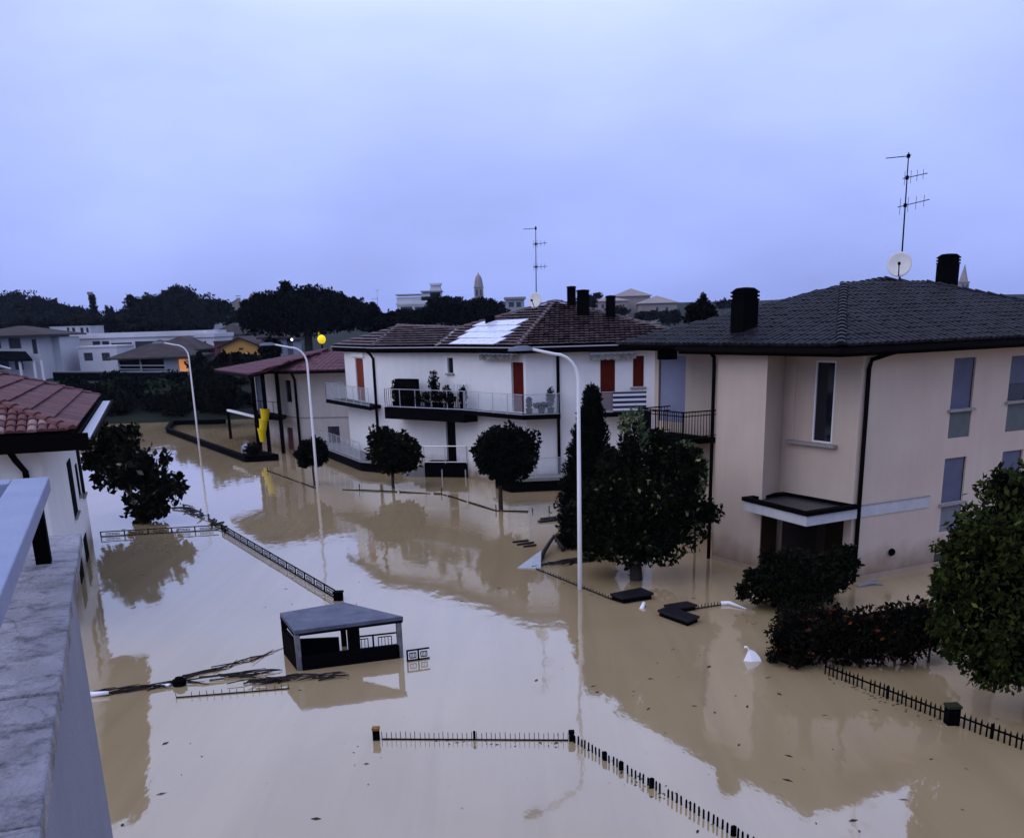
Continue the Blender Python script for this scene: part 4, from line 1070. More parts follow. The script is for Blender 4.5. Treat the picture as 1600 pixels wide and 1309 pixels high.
# garden walls standing in the flood
def low_wall(label, pts, h, w=0.25, mat=None, name='garden_wall'):
    t = thing(name, label, 'wall', flat(pts[0]), 'garden walls in the flood')
    mb = MB()
    for i in range(len(pts) - 1): mb.bar(flat(pts[i], (h - 1.5) / 2), flat(pts[i + 1], (h - 1.5) / 2), w, h + 1.5)
    mb.build('base', mat or m_dark, t)
    mb = MB()
    for i in range(len(pts) - 1): mb.bar(flat(pts[i], h + 0.03), flat(pts[i + 1], h + 0.03), w + 0.08, 0.06)
    mb.build('coping', m_dark, t)
low_wall('long dark garden wall running along the far street', [P(353, 662), P(270, 664), P(262, 676), P(386, 722), P(436, 719)], 0.32)
def broken_line(label, pts):
    t = thing('drowned_railing', label, 'railing', flat(pts[0]), 'railings just breaking the surface')
    for i in range(len(pts) - 1):
        a, b = flat(pts[i]), flat(pts[i + 1]); L = (b - a).length; d = (b - a).normalized(); x = 0.0
        while x < L:
            l_ = random.uniform(0.5, 2.4)
            if random.random() < 0.82:
                z = random.uniform(-0.005, 0.035); mb = MB(); mb.bar(a + d * x + UP * z, a + d * min(L, x + l_) + UP * random.uniform(-0.01, 0.04), 0.05, 0.05); mb.build('rail', m_dark, t)
            if random.random() < 0.35: mb = MB(); mb.tube([a + d * x - UP * 0.3, a + d * x + UP * random.uniform(0.1, 0.35)], 0.025, 5); mb.build('upright', m_dark, t)
            x += l_ + random.uniform(0, 0.25)
broken_line('broken railing just breaking the surface by the second lamp', [P(418, 736), P(494, 763)])
broken_line('thin drowned railing curving under the clipped trees', [P(535, 765), P(690, 772), P(775, 798), P(862, 801)])

# ================================================================== LEFT WHITE HOUSE
LN, LD, LE = V(-16.43, 41.35, 0), V(-0.304, 0.9527, 0), V(0.9527, 0.304, 0)
def LH(al, out, z=0.0): return LN + LD * al + LE * out + UP * z
lh = thing('corner_house', 'white house with red clay tile roof at the left edge', 'house', LH(-7, -5))
lw = MB()
lholes = [(7.4, 8.9, 1.95, 3.75), (10.6, 11.3, 2.2, 3.3), (12.2, 13.5, 1.95, 3.65), (6.0, 7.4, -0.6, 0.85), (9.4, 10.8, -0.6, 0.85)]
wall(lw, LH(-14, 0), LD, LE, 14, -2, 5.22, lholes, 0.15)
wall(lw, LH(-14, -10), LE, -LD, 10, -2, 5.22)
wall(lw, LH(0, 0), -LE, LD, 10, -2, 5.22)
wall(lw, LH(0, -10), -LD, -LE, 14, -2, 5.22)
lw.build('wall', m_lwhite, lh)
for h in lholes:
    w_ = pane('window', m_dark, lh, LH(-14, 0), LD, LE, *h, depth=-0.03)
    sb_ = MB(); sb_.box(LH(-14, 0) + LD * (h[0] - 0.1) + UP * (h[2] - 0.07) - LE * 0.04, LD * (h[1] - h[0] + 0.2), UP * 0.065, LE * 0.14); sb_.build('sill', m_sill, w_)
LZ = 5.40
lc = [LH(0.75, 0.92, LZ), LH(-14.8, 0.92, LZ), LH(-14.8, -10.9, LZ), LH(0.75, -10.9, LZ)]
k_ = 5.91; rs = 0.36
lr1, lr2 = LH(-14.8 + k_, 0.92 - k_, LZ + k_ * rs), LH(0.75 - k_, 0.92 - k_, LZ + k_ * rs)
lf = [[lc[1], lc[0], lr2, lr1], [lc[2], lc[1], lr1], [lc[0], lc[3], lr2], [lc[3], lc[2], lr1, lr2]]
rf = MB()
for f in lf: slab_roof(rf, f, 0.10)
lroof = rf.build('roof', m_soffit, lh)
tb = MB(); tiles(tb, [p + UP * 0.004 for p in lf[0]], 0.30, 0.62, 0.035, 4, 0.075); tiles(tb, [p + UP * 0.004 for p in lf[2]], 0.30, 0.62, 0.035, 4, 0.075)
# near slope: the tiles in view are pieces of their own
o_, ex_, ey_, n_, pl_ = facet([p + UP * 0.004 for p in lf[1]])
variants = []
for mt in (m_tile_red, m_tile_red2, m_tile_red):
    b_ = MB(); tile_mesh(b_, V(0, 0, 0), V(1, 0, 0), V(0, 1, 0), V(0, 0, 1), 0, 0, 0.25, 0.36, 0.085, 6, 0.045); me = b_.mesh('roof_tile'); me.materials.append(mt); variants.append(me)
cand = []
y = 0.0
while y < max(p[1] for p in pl_):
    x = 0.125
    while x < max(p[0] for p in pl_):
        if inside(x, y + 0.16, pl_):
            q = o_ + ex_ * x + ey_ * y; cand.append((q.y * 0 + (q - CAM).length + (0 if x > 6.5 else 50), x, y))
        x += 0.25
    y += 0.36
cand.sort()
for i, (dd, x, y) in enumerate(cand):
    if i < 160: piece('roof_tile', random.choice(variants), lroof, frame_m(o_ + ex_ * x + ey_ * y + n_ * random.uniform(0, 0.012), ex_, ey_, n_))
    else: tile_mesh(tb, o_, ex_, ey_, n_, x, y, 0.25, 0.36, 0.085, 5, 0.045)
stuff(tb.build('roof_tiles', m_tile_red, lroof))
ridge_tiles('ridge_tile', lc[1] + UP * 0.07, lr1 + UP * 0.07, 0.15, 0.40, m_tile_red, lroof)
ridge_tiles('ridge_tile', lc[0] + UP * 0.06, lr2 + UP * 0.06, 0.13, 0.40, m_tile_red, lroof, True)
mb = MB()   # wide box gutter along the street eave
g0, g1 = LH(-14.9, 0.98, LZ - 0.14), LH(0.8, 0.98, LZ - 0.14)
L = (g1 - g0).length
mb.box(g0 - UP * 0.10, LD * L, LE * 0.46, UP * 0.03); mb.box(g0 - UP * 0.10, LD * L, LE * 0.04, UP * 0.13); mb.box(g0 + LE * 0.42 - UP * 0.10, LD * L, LE * 0.04, UP * 0.12)
mb.build('gutter', m_pipe, lroof)
mb = MB(); mb.box(g0 + LE * 0.09 - UP * 0.068, LD * L, LE * 0.27, UP * 0.05); mb.build('gutter_lining', m_gutter, lroof)
mb = MB(); mb.box(LH(-14.9, -10.9, LZ - 0.45), LE * 12.2, -LD * 0.10, UP * 0.42); mb.build('fascia', m_soffit, lroof)
mb = MB(); mb.box(LH(-14.8, -10.9, LZ - 0.30), LE * 11.8, LD * 0.8, UP * 0.1); mb.box(LH(-14.0, 0, LZ - 0.30), LE * 0.95, LD * 14.8, UP * 0.1); mb.build('soffit', m_soffit, lroof)
downpipe(lh, [LH(-14.85, -0.65, LZ - 0.3), LH(-14.5, -0.55, LZ - 0.65), LH(-14.12, -0.40, LZ - 1.0), LH(-14.1, -0.40, -0.8)], 0.085)
mb = MB(); hp = lc[0].lerp(lr2, 0.45) + UP * 0.28; mb.tube([hp, lr2 + UP * 0.42], 0.05, 6); mb.build('flue_pipe', m_alu, lh)

# ================================================================== OWN BALCONY PARAPET (foreground left)
PD, PN = V(-0.3345, 0.9424, 0), V(0.9424, 0.3345, 0)
KO = V(-2.42, 5.94, 0)                       # outer far corner of the coping
def K(al, inn, z=0.0): return KO + PD * al - PN * inn + UP * z
KZ = 6.72
own = thing('balcony_parapet', 'grey rendered balcony parapet with weathered stone coping and blue handrail', 'balcony', K(-3, 0.2))
wb = MB()
wb.prism([K(-0.60, 0.05), K(-0.60, 0.29), K(-9.5, 0.29), K(-9.5, 0.05)], -2, KZ - 0.07)
wb.build('wall', m_grey, own)
mb = MB(); mb.prism([K(-0.60, 0.292), K(-0.60, 4.5), K(-9.5, 4.5), K(-9.5, 0.292)], -2, KZ - 1.0); mb.build('terrace_floor', m_conc, own)
al = 0.0
for k, ln in enumerate((0.95, 1.0, 1.0, 1.0, 1.0, 1.0, 1.0, 1.0)):
    mb = MB(); mb.prism([K(al, 0.0 + 0.004 * (k % 2)), K(al, 0.36), K(al - ln + 0.012, 0.36), K(al - ln + 0.012, 0.004 * (k % 2))], KZ - 0.07, KZ + 0.002 * (k % 3))
    mb.build('coping_slab', m_cope, own, bevel=0.008); al -= ln
RZ = 7.12
mb = MB(); mb.box(K(-0.62, 0.08, RZ - 0.07), -PD * 8.5, -PN * 0.17, UP * 0.07); rail = mb.build('handrail', m_rail, own, bevel=0.006)
mb = MB(); mb.box(K(-0.62, 0.252, RZ - 0.07), -PD * 0.17, -PN * 4.0, UP * 0.07); mb.build('handrail', m_rail, own, bevel=0.006)
for al in (-0.72, -6.2):
    mb = MB(); mb.box(K(al, 0.12, KZ), -PD * 0.10, -PN * 0.07, UP * (RZ - 0.07 - KZ)); mb.build('post', m_dark, own)

# ================================================================== STREET LAMPS
def lamp(label, base):
    base = flat(base); t = thing('street_lamp', label, 'street lamp', base, 'street lamps along the flooded street')
    dr = -VD; HT = 6.93
    path = [base - UP * 1.5, base + UP * 3.0, base + UP * (HT - 0.85)]
    rad = [0.075, 0.062, 0.05]
    for k in range(1, 7):
        a_ = math.pi / 2 * k / 6
        path.append(base + UP * (HT - 0.85 + 0.78 * math.sin(a_)) + dr * (0.78 * (1 - math.cos(a_)))); rad.append(0.048 - 0.001 * k)
    tip = base + UP * (HT + 0.10) + dr * 1.55
    path.append(tip); rad.append(0.035)
    mb = MB(); mb.tube(path, rad, 10); mb.build('pole', m_lamp, t, smooth=True)
    sd = UP.cross(dr)
    mb = MB(); h0 = tip + dr * -0.05; cs = [(0.0, 0.06, 0.05), (0.18, 0.13, 0.09), (0.45, 0.16, 0.08), (0.70, 0.10, 0.04)]
    vs = []
    for q, w, h in cs: vs += [h0 + dr * q + sd * w - UP * 0.04, h0 + dr * q + sd * w * 0.6 + UP * h, h0 + dr * q - sd * w * 0.6 + UP * h, h0 + dr * q - sd * w - UP * 0.04]
    fs = [(i * 4 + j, i * 4 + (j + 1) % 4, i * 4 + 4 + (j + 1) % 4, i * 4 + 4 + j) for i in range(3) for j in range(4)] + [(3, 2, 1, 0), (12, 13, 14, 15)]
    mb.add(vs, fs); mb.build('lamp_head', m_lamphead, t, smooth=False)
lamp('nearest and tallest white street lamp, in front of the cypress', (2.12, 31.06))
lamp('middle white street lamp, in front of the beige house', (-9.34, 52.30))
lamp('farthest white street lamp, by the dark garden wall', (-20.77, 72.75))

# ================================================================== FENCES IN THE WATER
def picket_mesh(w, h, tip, mat, below=0.35):
    mb = MB(); a = w / 2
    mb.add([(-a, -a * .5, -below), (a, -a * .5, -below), (a, a * .5, -below), (-a, a * .5, -below), (-a, -a * .5, h), (a, -a * .5, h), (a, a * .5, h), (-a, a * .5, h), (0, 0, h + tip)],
           [(0, 1, 5, 4), (1, 2, 6, 5), (2, 3, 7, 6), (3, 0, 4, 7), (4, 5, 8), (5, 6, 8), (6, 7, 8), (7, 4, 8)])
    me = mb.mesh('picket'); me.materials.append(mat); return me
def picket_fence(label, a, b, sp, w, h, tip, rails=(), posts=(), mat=None, group='picket fences standing in the flood', jig=0.03):
    a, b = flat(a), flat(b); t = thing('picket_fence', label, 'fence', a, group); mat = mat or m_dark
    d = (b - a); L = d.length; d.normalize(); rot = math.atan2(d.y, d.x)
    ms = [picket_mesh(w, h * f, tip, mat) for f in (0.9, 1.0, 1.06)]
    k = int(L / sp)
    for i in range(k + 1):
        if random.random() < 0.03: continue
        p = a + d * (i * L / k) + V(random.uniform(-1, 1) * 0.01, random.uniform(-1, 1) * 0.01, 0)
        piece('picket', random.choice(ms), t, Matrix.Translation(p) @ Matrix.Rotation(rot, 4, 'Z') @ Matrix.Rotation(random.uniform(-jig, jig), 4, 'Y') @ Matrix.Rotation(random.uniform(-jig, jig), 4, 'X'))
    for z in rails:
        mb = MB(); mb.bar(a + UP * z, b + UP * z, 0.03, 0.03); mb.build('rail', mat, t)
    for f, pw, ph in posts:
        p = a.lerp(b, f); mb = MB(); mb.cbox(p + UP * (ph / 2 - 0.25), d, UP.cross(d), UP, pw, pw, ph + 0.5); mb.build('post', mat, t, bevel=0.006)
    return t
def gate_post(label, p, w, h, capmat=None):
    p = flat(p); t = thing('fence_post', label, 'post', p, 'fence posts standing in the flood')
    mb = MB(); mb.cbox(p + UP * (h / 2 - 0.4), V(1, 0, 0), V(0, 1, 0), UP, w, w, h + 0.8); mb.build('shaft', m_dark, t, bevel=0.012)
    mb = MB(); mb.cbox(p + UP * (h + 0.035), V(1, 0, 0), V(0, 1, 0), UP, w * 1.15, w * 1.15, 0.06); mb.build('cap', capmat or m_dark, t, bevel=0.012)
m_rust = M('rusty_cap', (0.30, 0.14, 0.03), 0.7, (0.16, 0.07, 0.02), 14)
gate_post('short post with rust coloured top at the left end of the foreground fence', (-2.72, 19.39), 0.13, 0.20, m_rust)
gate_post('plain dark post at the bend of the foreground fence', (1.11, 19.03), 0.10, 0.15)
picket_fence('thin wire-like fence pickets in a straight row across the foreground', (-2.60, 19.38), (1.04, 19.04), 0.092, 0.012, 0.15, 0.03, rails=(0.008,), posts=((0.5, 0.045, 0.19),))
picket_fence('thicker picket row running from the bend to the bottom edge', (1.17, 18.93), (4.35, 13.2), 0.115, 0.034, 0.15, 0.03, posts=((0.155, 0.06, 0.17), (0.235, 0.07, 0.16), (0.375, 0.07, 0.18), (0.70, 0.07, 0.17)))
rfA, rfB, rfC = V(7.06, 22.53, 0), V(8.61, 19.34, 0), V(10.9, 15.0, 0)
picket_fence('black spear-topped fence between the red hedge and the stout post', rfA, rfB + (rfA - rfB).normalized() * 0.16, 0.125, 0.032, 0.24, 0.07, rails=(0.185,), posts=((0.55, 0.05, 0.28),))
picket_fence('black spear-topped fence running right from the stout post', rfB + (rfC - rfB).normalized() * 0.16, rfC, 0.125, 0.032, 0.26, 0.07, rails=(0.20,), posts=((0.16, 0.05, 0.3),))
gate_post('stout mossy post between the two spear-topped fences', rfB, 0.24, 0.34, M('mossy_cap', (0.02, 0.024, 0.012), 0.9))
picket_fence('small rusty picket tips between the grey sheet and the dark gate cap', P(838, 890), P(955, 937), 0.16, 0.022, 0.10, 0.03, rails=(0.035,), mat=m_plank, jig=0.08)
picket_fence('short row of bent picket tips beside the white pipe', P(1086, 952), P(1126, 946), 0.10, 0.022, 0.12, 0.03, rails=(0.03,), mat=m_plank, jig=0.15)
picket_fence('row of spiky reed-like pickets among the floating branches', P(276, 1090), P(452, 1076), 0.16, 0.014, 0.10, 0.04, rails=(0.012,), mat=m_plank, jig=0.1)

def frieze_fence(label, a, b, n, h=0.24):
    """low ornamental railing: each bay a frame with an inner rectangle"""
    a, b = flat(a), flat(b); t = thing('ornamental_fence', label, 'fence', a, 'ornamental railings in the flood')
    L = (b - a).length / n; d = (b - a).normalized()
    for i in range(n):
        p = a + d * (L * i)
        mb = MB()
        mb.bar(p + UP * h, p + d * L + UP * h, 0.035, 0.035); mb.bar(p + UP * 0.02, p + d * L + UP * 0.02, 0.03, 0.03); mb.bar(p - UP * 0.4, p + UP * (h + 0.015), 0.04)
        x0, x1, z0, z1 = 0.22 * L, 0.78 * L, 0.075, h - 0.07
        mb.bar(p + d * x0 + UP * z0, p + d * x1 + UP * z0, 0.02); mb.bar(p + d * x0 + UP * z1, p + d * x1 + UP * z1, 0.02)
        mb.bar(p + d * x0 + UP * z0, p + d * x0 + UP * z1, 0.02); mb.bar(p + d * x1 + UP * z0, p + d * x1 + UP * z1, 0.02)
        for f in (0.36, 0.5, 0.64): mb.bar(p + d * f * L + UP * z0, p + d * f * L + UP * z1, 0.014)
        mb.build('panel', m_dark, t)
frieze_fence('ornamental railing running diagonally to the sunken shelter', (-11.6, 42.5), (-5.25, 30.8), 14, 0.25)
frieze_fence('ornamental railing between the corner house and the diagonal one', (-16.3, 41.9), (-11.8, 42.65), 5, 0.20)
frieze_fence('short ornamental railing piece right of the sunken shelter', (-2.53, 24.38), (-2.01, 24.58), 2, 0.27)
gate_post('dark post ending the diagonal ornamental railing', (-5.12, 30.6), 0.26, 0.20)

# ================================================================== SUNKEN SHELTER
sh = thing('sunken_shelter', 'grey flat-roofed gate shelter standing half under the floodwater', 'shelter', (-4.2, 25, 0))
sr = [P(459, 985, 1.0), P(630, 962.5, 1.04), P(537, 940, 1.10), P(437, 957, 1.05)]
mb = MB(); cc = sum(sr, V(0, 0, 0)) / 4
mb.add(sr + [p - UP * 0.10 for p in sr], [(0, 1, 2, 3), (7, 6, 5, 4)] + [(i, 4 + i, 4 + (i + 1) % 4, (i + 1) % 4) for i in range(4)])
mb.build('roof', M('slate_sheet', (0.060, 0.066, 0.100), 0.5, (0.11, 0.12, 0.165), 2.5, 0.3, 20), sh, bevel=0.012)
mb = MB()
for i in range(4): mb.bar(sr[i] - UP * 0.125 + (cc - sr[i]) * 0.02, sr[(i + 1) % 4] - UP * 0.125 + (cc - sr[(i + 1) % 4]) * 0.02, 0.06, 0.05)
mb.build('eave_trim', m_dark, sh)
m_pill = M('grey_pillar', (0.10, 0.10, 0.11), 0.8, (0.20, 0.20, 0.21), 5)
for i, f in enumerate((0.06, 0.07, 0.20, 0.06)):
    p = flat(sr[i] + (cc - sr[i]) * f); dx = nrm(flat(sr[1] - sr[0])); dy = UP.cross(dx)
    mb = MB(); mb.cbox(p + UP * -0.1, dx, dy, UP, 0.13, 0.13, 2.0); mb.build('pillar', m_pill if i in (0, 1) else m_dark, sh, bevel=0.02)
p = flat(sr[0].lerp(sr[1], 0.43) + (cc - sr[0]) * 0.30); mb = MB(); mb.cbox(p + UP * -0.1, dx, dy, UP, 0.26, 0.26, 1.95); mb.build('pillar', m_dark, sh)
mb = MB(); a, b = flat(sr[0] + (cc - sr[0]) * 0.05), flat(sr[1] + (cc - sr[1]) * 0.05)
mb.bar(a + dx * 0.07 + UP * -0.4, b - dx * 0.07 + UP * -0.4, 0.14, 1.48); mb.build('front_wall', m_dark, sh)
mb = MB(); a2 = flat(sr[3] + (cc - sr[3]) * 0.05); mb.bar(a + UP * -0.2, a2 + UP * -0.2, 0.12, 1.7); mb.build('side_wall', m_dark, sh)
mb = MB(); c2_ = flat(sr[0].lerp(sr[1], 0.42)); mb.bar(a.lerp(a2, 0.45) + UP * -0.3 + dx * 0.1, c2_ + dy * 0.45 - UP * 0.3, 0.12, 1.75); mb.build('back_wall', m_dark, sh)
frieze_fence('ornamental gate leaf seen under the roof of the sunken shelter', sr[0].lerp(sr[1], 0.52) + dy * 0.5, sr[1] + dy * 0.45 - dx * 0.1, 2, 0.52)

# ================================================================== FLOATING AND DROWNED THINGS
def twigs(name, label, cat, a, b, n, ln, r, spread, mat, z=0.01, group=None):
    a, b = flat(a), flat(b); mb = MB(); d = (b - a).normalized()
    for i in range(n):
        f = random.random(); c = a.lerp(b, f) + V(random.uniform(-1, 1), random.uniform(-1, 1), 0) * spread + UP * random.uniform(0, z)
        an = math.atan2(d.y, d.x) + random.gauss(0, 0.35); l_ = ln * random.uniform(0.3, 1.1); v_ = V(math.cos(an), math.sin(an), random.uniform(-0.04, 0.08)) * l_
        mb.tube([c - v_ / 2, c + V(0, 0, random.uniform(0, .03)), c + v_ / 2], [r * random.uniform(.4, 1), r * random.uniform(.4, 1), r * 0.3], 5)
    o = mb.build(name, mat); return tag(o, label, cat, group)
twigs('floating_branches', 'mat of dark floating branches left of the sunken shelter', 'branches', P(150, 1086), P(440, 1048), 46, 1.2, 0.024, 0.09, m_plank, 0.08)
twigs('floating_branches', 'thick dark branches washed against the shelter front', 'branches', P(380, 1068), P(530, 1058), 34, 0.8, 0.026, 0.10, m_plank, 0.12)
twigs('floating_branches', 'long thin branch reaching from the shelter to the drum', 'branches', P(300, 1056), P(438, 1016), 14, 1.4, 0.02, 0.05, m_plank, 0.03)
twigs('floating_branches', 'broken branches at the bend of the ornamental railing', 'branches', P(288, 792), P(350, 828), 40, 1.2, 0.05, 0.25, m_plank, 0.12)
twigs('floating_branches', 'long dark branch by the grey sheet near the cypress', 'branches', P(835, 886), P(925, 876), 16, 1.2, 0.05, 0.10, m_plank, 0.10)
p1, p2, p3 = P(838, 882), P(866, 852), P(880, 862)
mb = MB(); mb.tube([p1 - UP * 0.05, p1.lerp(p2, 0.5) + UP * 0.2, p2 + UP * 0.35], [0.10, 0.08, 0.06], 6); mb.tube([p2 + UP * 0.35, p3 + UP * 0.1], [0.06, 0.09], 6)
tag(mb.build('broken_branch', m_plank, smooth=True), 'forked broken branch propped above the grey sheet', 'branch')
mb = MB(); q = [P(808, 888), P(845, 889), P(846, 872), P(830, 876)]; hs = [0.02, 0.03, 0.28, 0.12]
q = [p + UP * h for p, h in zip(q, hs)]; mb.add(q + [p - UP * 0.05 for p in q], [(0, 1, 2, 3), (7, 6, 5, 4)] + [(i, 4 + i, 4 + (i + 1) % 4, (i + 1) % 4) for i in range(4)])
tag(mb.build('floating_sheet', M('grey_sheet', (0.30, 0.33, 0.36), 0.5, (0.38, 0.41, 0.44), 4)), 'tilted pale grey sheet floating at the foot of the near lamp', 'sheet')
def slats(label, pts, w=0.07):
    t = thing('drowned_pallet', label, 'pallet', flat(pts[0][0]))
    for a, b in pts: mb = MB(); mb.bar(flat(a, 0.03), flat(b, 0.05), w, 0.06); mb.build('slat', m_plank, t)
slats('three brown slats just above water near the cypress', [(P(801, 848), P(826, 846)), (P(808, 852), P(834, 849)), (P(818, 855), P(838, 853))])
slats('dark plank at the water line left of the cypress', [(P(842, 816), P(870, 813)), (P(845, 812), P(868, 810))], 0.25)
def cap_block(label, pts, z, name='gate_cap'):
    t = thing(name, label, 'gate pillar', flat(pts[0]))
    mb = MB(); mb.prism(pts, -1.0, z - 0.07); mb.build('pillar', m_dark, t)
    cen = sum((Vector(p) for p in pts), V(0, 0, 0)) / len(pts)
    mb = MB(); mb.prism([Vector(p) + nrm(Vector(p) - cen) * 0.06 for p in pts], z - 0.068, z); mb.build('cap', M('wet_black_stone', (0.012, 0.012, 0.014), 0.25), t, bevel=0.01)
cap_block('dark gate pillar top left of the white floating pieces', [flat(p) for p in (P(956, 937), P(975, 943), P(1018, 936), P(1000, 928))], 0.20)
cap_block('near arm of the L-shaped black pillar top', [flat(p) for p in (P(1030, 962), P(1074, 978), P(1090, 971), P(1046, 956))], 0.17)
cap_block('far arm of the L-shaped black pillar top', [flat(p) for p in (P(1040, 953), P(1056, 958), P(1086, 953), P(1072, 948))], 0.165)
cap_block('dark wall end beside the red hedge', [flat(p) for p in (P(1202, 1027), P(1245, 1043), P(1262, 1036), P(1220, 1019))], 0.14)
mb = MB(); mb.tube([P(1126, 945) + UP * 0.04, P(1140, 944.5) + UP * 0.05, P(1166, 952) + UP * 0.02], [0.07, 0.06, 0.02], 8)
tag(mb.build('floating_pipe', m_whitepl, smooth=True), 'white plastic pipe floating beside the L-shaped pillar', 'pipe')
mb = MB(); mb.tube([P(1002, 951) - UP * 0.03, P(1006, 947) + UP * 0.10], [0.07, 0.05], 8)
tag(mb.build('floating_bottle', m_whitepl, smooth=True), 'small white bottle beside the near gate pillar top', 'bottle')
tub = thing('floating_bag', 'crumpled white plastic bag floating left of the red hedge', 'bag', P(1177, 1031))
c = P(1177, 1031); ax = nrm(V(-0.5, -0.2, 0.85))
mb = MB()
base = [V(math.cos(k * 1.047 + 0.3) * rr, math.sin(k * 1.047 + 0.3) * rr * 0.7, -0.05) for k, rr in enumerate((0.27, 0.22, 0.25, 0.28, 0.2, 0.26))]
top = [V(-0.10, 0.05, 0.27), V(0.04, 0.02, 0.20), V(0.13, -0.06, 0.10)]
vs_ = [c + p for p in base + top]
mb.add(vs_, [(0, 1, 7), (1, 2, 7), (2, 6, 7), (2, 3, 6), (3, 4, 6), (4, 5, 6), (5, 7, 6), (5, 8, 7), (5, 0, 8), (0, 7, 8)])
mb.build('bag_body', m_whitepl, tub)
mb = MB(); mb.tube([c + top[0] - UP * 0.03, c + top[0] + V(-0.05, 0, 0.05), c + top[0] + V(-0.10, 0.02, 0.03)], [0.03, 0.02, 0.035], 6); mb.build('bag_neck', m_whitepl, tub)
dr = thing('floating_drum', 'black plastic drum half sunk among the floating branches', 'drum', P(281, 1068))
c = P(281, 1070); mb = MB(); mb.lathe(c - UP * 0.2, [(0.13, 0), (0.15, 0.1), (0.15, 0.28), (0.165, 0.29), (0.165, 0.33), (0.10, 0.36)], 14); mb.build('body', m_dark, dr)
mb = MB(); mb.lathe(c + UP * 0.162, [(0.10, 0), (0.09, 0.03)], 12); mb.build('lid', m_dark, dr)
mb = MB(); p = P(148, 1088); mb.tube([p + V(-0.1, 0, 0.05), p + V(0.3, 0.05, 0.07)], [0.07, 0.04], 8); tag(mb.build('floating_bottle', m_whitepl, smooth=True), 'pale bottle caught at the left end of the branches', 'bottle')
mb = MB(); p = P(252, 1073); mb.box(p + V(-0.15, 0, 0.03), V(0.35, -0.1, 0.02), V(0.03, 0.1, 0), UP * 0.03); tag(mb.build('floating_board', m_whitepl), 'small pale board on the branches beside the drum', 'board')
mb = MB(); mb.tube([P(1340, 917) + UP * 0.02, P(1362, 913) + UP * 0.05, P(1380, 914) + UP * 0.02], [0.05, 0.08, 0.03], 6); mb.tube([P(1355, 913), P(1372, 908) + UP * 0.12], [0.05, 0.02], 5)
tag(mb.build('floating_branch', m_conc), 'grey branch floating at the foot of the pink wall', 'branch')
mb = MB()          # scattered leaves and twigs on the surface
for i in range(220):
    k = random.random()
    p = P(random.uniform(170, 1560), random.uniform(700, 1300)) if k < 0.8 else P(random.uniform(900, 1500), random.uniform(930, 1250))
    an = random.uniform(0, 6.28); l_ = random.choice((0.02, 0.03, 0.04, 0.09)) * random.uniform(0.6, 1.2)
    d_ = V(math.cos(an), math.sin(an), 0) * l_; s_ = V(-math.sin(an), math.cos(an), 0) * l_ * random.uniform(0.1, 0.45)
    mb.add([p - d_ + UP * 0.004, p + s_ + UP * 0.014, p + d_ + UP * 0.006, p - s_ + UP * 0.014], [(0, 1, 2, 3)])
for (fx0, fy0, fx1, fy1, nn_) in ((1295, 1058, 1480, 1130, 70), (905, 1165, 1130, 1295, 45), (840, 893, 950, 938, 40), (360, 842, 520, 935, 40), (690, 1160, 880, 1162, 25), (1150, 960, 1260, 1020, 40)):
    for i in range(nn_):
        f = random.random(); p = P(fx0 + (fx1 - fx0) * f, fy0 + (fy1 - fy0) * f) + V(random.gauss(0, 0.12), random.gauss(0, 0.12), 0)
        an = random.uniform(0, 6.28); l_ = random.uniform(0.015, 0.05); d_ = V(math.cos(an), math.sin(an), 0) * l_; s_ = V(-math.sin(an), math.cos(an), 0) * l_ * random.uniform(0.2, 0.6)
        mb.add([p - d_ + UP * 0.004, p + s_ + UP * 0.012, p + d_ + UP * 0.006, p - s_ + UP * 0.012], [(0, 1, 2, 3)])
tag(mb.build('surface_litter', m_plank), 'leaves and twigs scattered over the floodwater', 'litter', kind='stuff')

# ================================================================== NEAR TREES AND SHRUBS
def tree(name, label, base, blobs, n, size, mat, th, r0, cat='tree', group=None, limbs=5, **kw):
    base = flat(base); t = thing(name, label, cat, base, group)
    top = V(base.x, base.y, th); bl = blobs
    lm = [(Vector(b[0]) * 0.8 + top * 0.2) for b in random.sample(bl, min(limbs, len(bl)))]
    trunk(base - UP * 1.2, top, r0, r0 * 0.6, t, lm)
    leaf_cloud(bl, n, size, mat, 'crown', t, **kw)
    return t
def crown_at(px, py, Y, wpx_, hpx, n, spread=0.5, size=0.55, depth=0.9):
    c = D(px, py, Y); s = (c - CAM).length / F; return lumps(c, (wpx_ * s, wpx_ * s * depth, hpx * s), n, spread, size)
gp = 'clipped round trees in front of the white house'
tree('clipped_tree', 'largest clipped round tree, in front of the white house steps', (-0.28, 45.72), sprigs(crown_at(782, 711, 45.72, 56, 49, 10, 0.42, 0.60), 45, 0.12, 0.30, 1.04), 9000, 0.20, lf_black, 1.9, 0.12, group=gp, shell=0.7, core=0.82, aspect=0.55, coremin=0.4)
tree('clipped_tree', 'clipped round tree with yellowish leaves at the left end of the white house', (-5.62, 52.84), sprigs(crown_at(611, 710, 52.84, 46, 38, 10, 0.45, 0.58), 45, 0.12, 0.30, 1.04), 5200, 0.26, lf_round, 1.6, 0.10, group=gp, shell=0.6, core=0.74, aspect=0.55, clump=0.15, coremin=0.4)
tree('clipped_tree', 'smallest clipped tree, beside the middle street lamp', (-9.91, 54.5), sprigs(crown_at(487, 707, 54.5, 25, 24, 7, 0.45, 0.58), 45, 0.12, 0.30, 1.04), 2600, 0.22, lf_black, 1.2, 0.07, group=gp, shell=0.72, core=0.8)
cy = []
for k in range(9):
    f = k / 8; py = 840 - f * 215; w = float(np.interp(f, [0, .25, .5, .75, 1], [44, 48, 40, 29, 15]))
    c = D(914 + 11 * f, py, 37.4); s = (c - CAM).length / F; cy.append((tuple(c), (w * s, w * s * 0.9, 24 * s)))
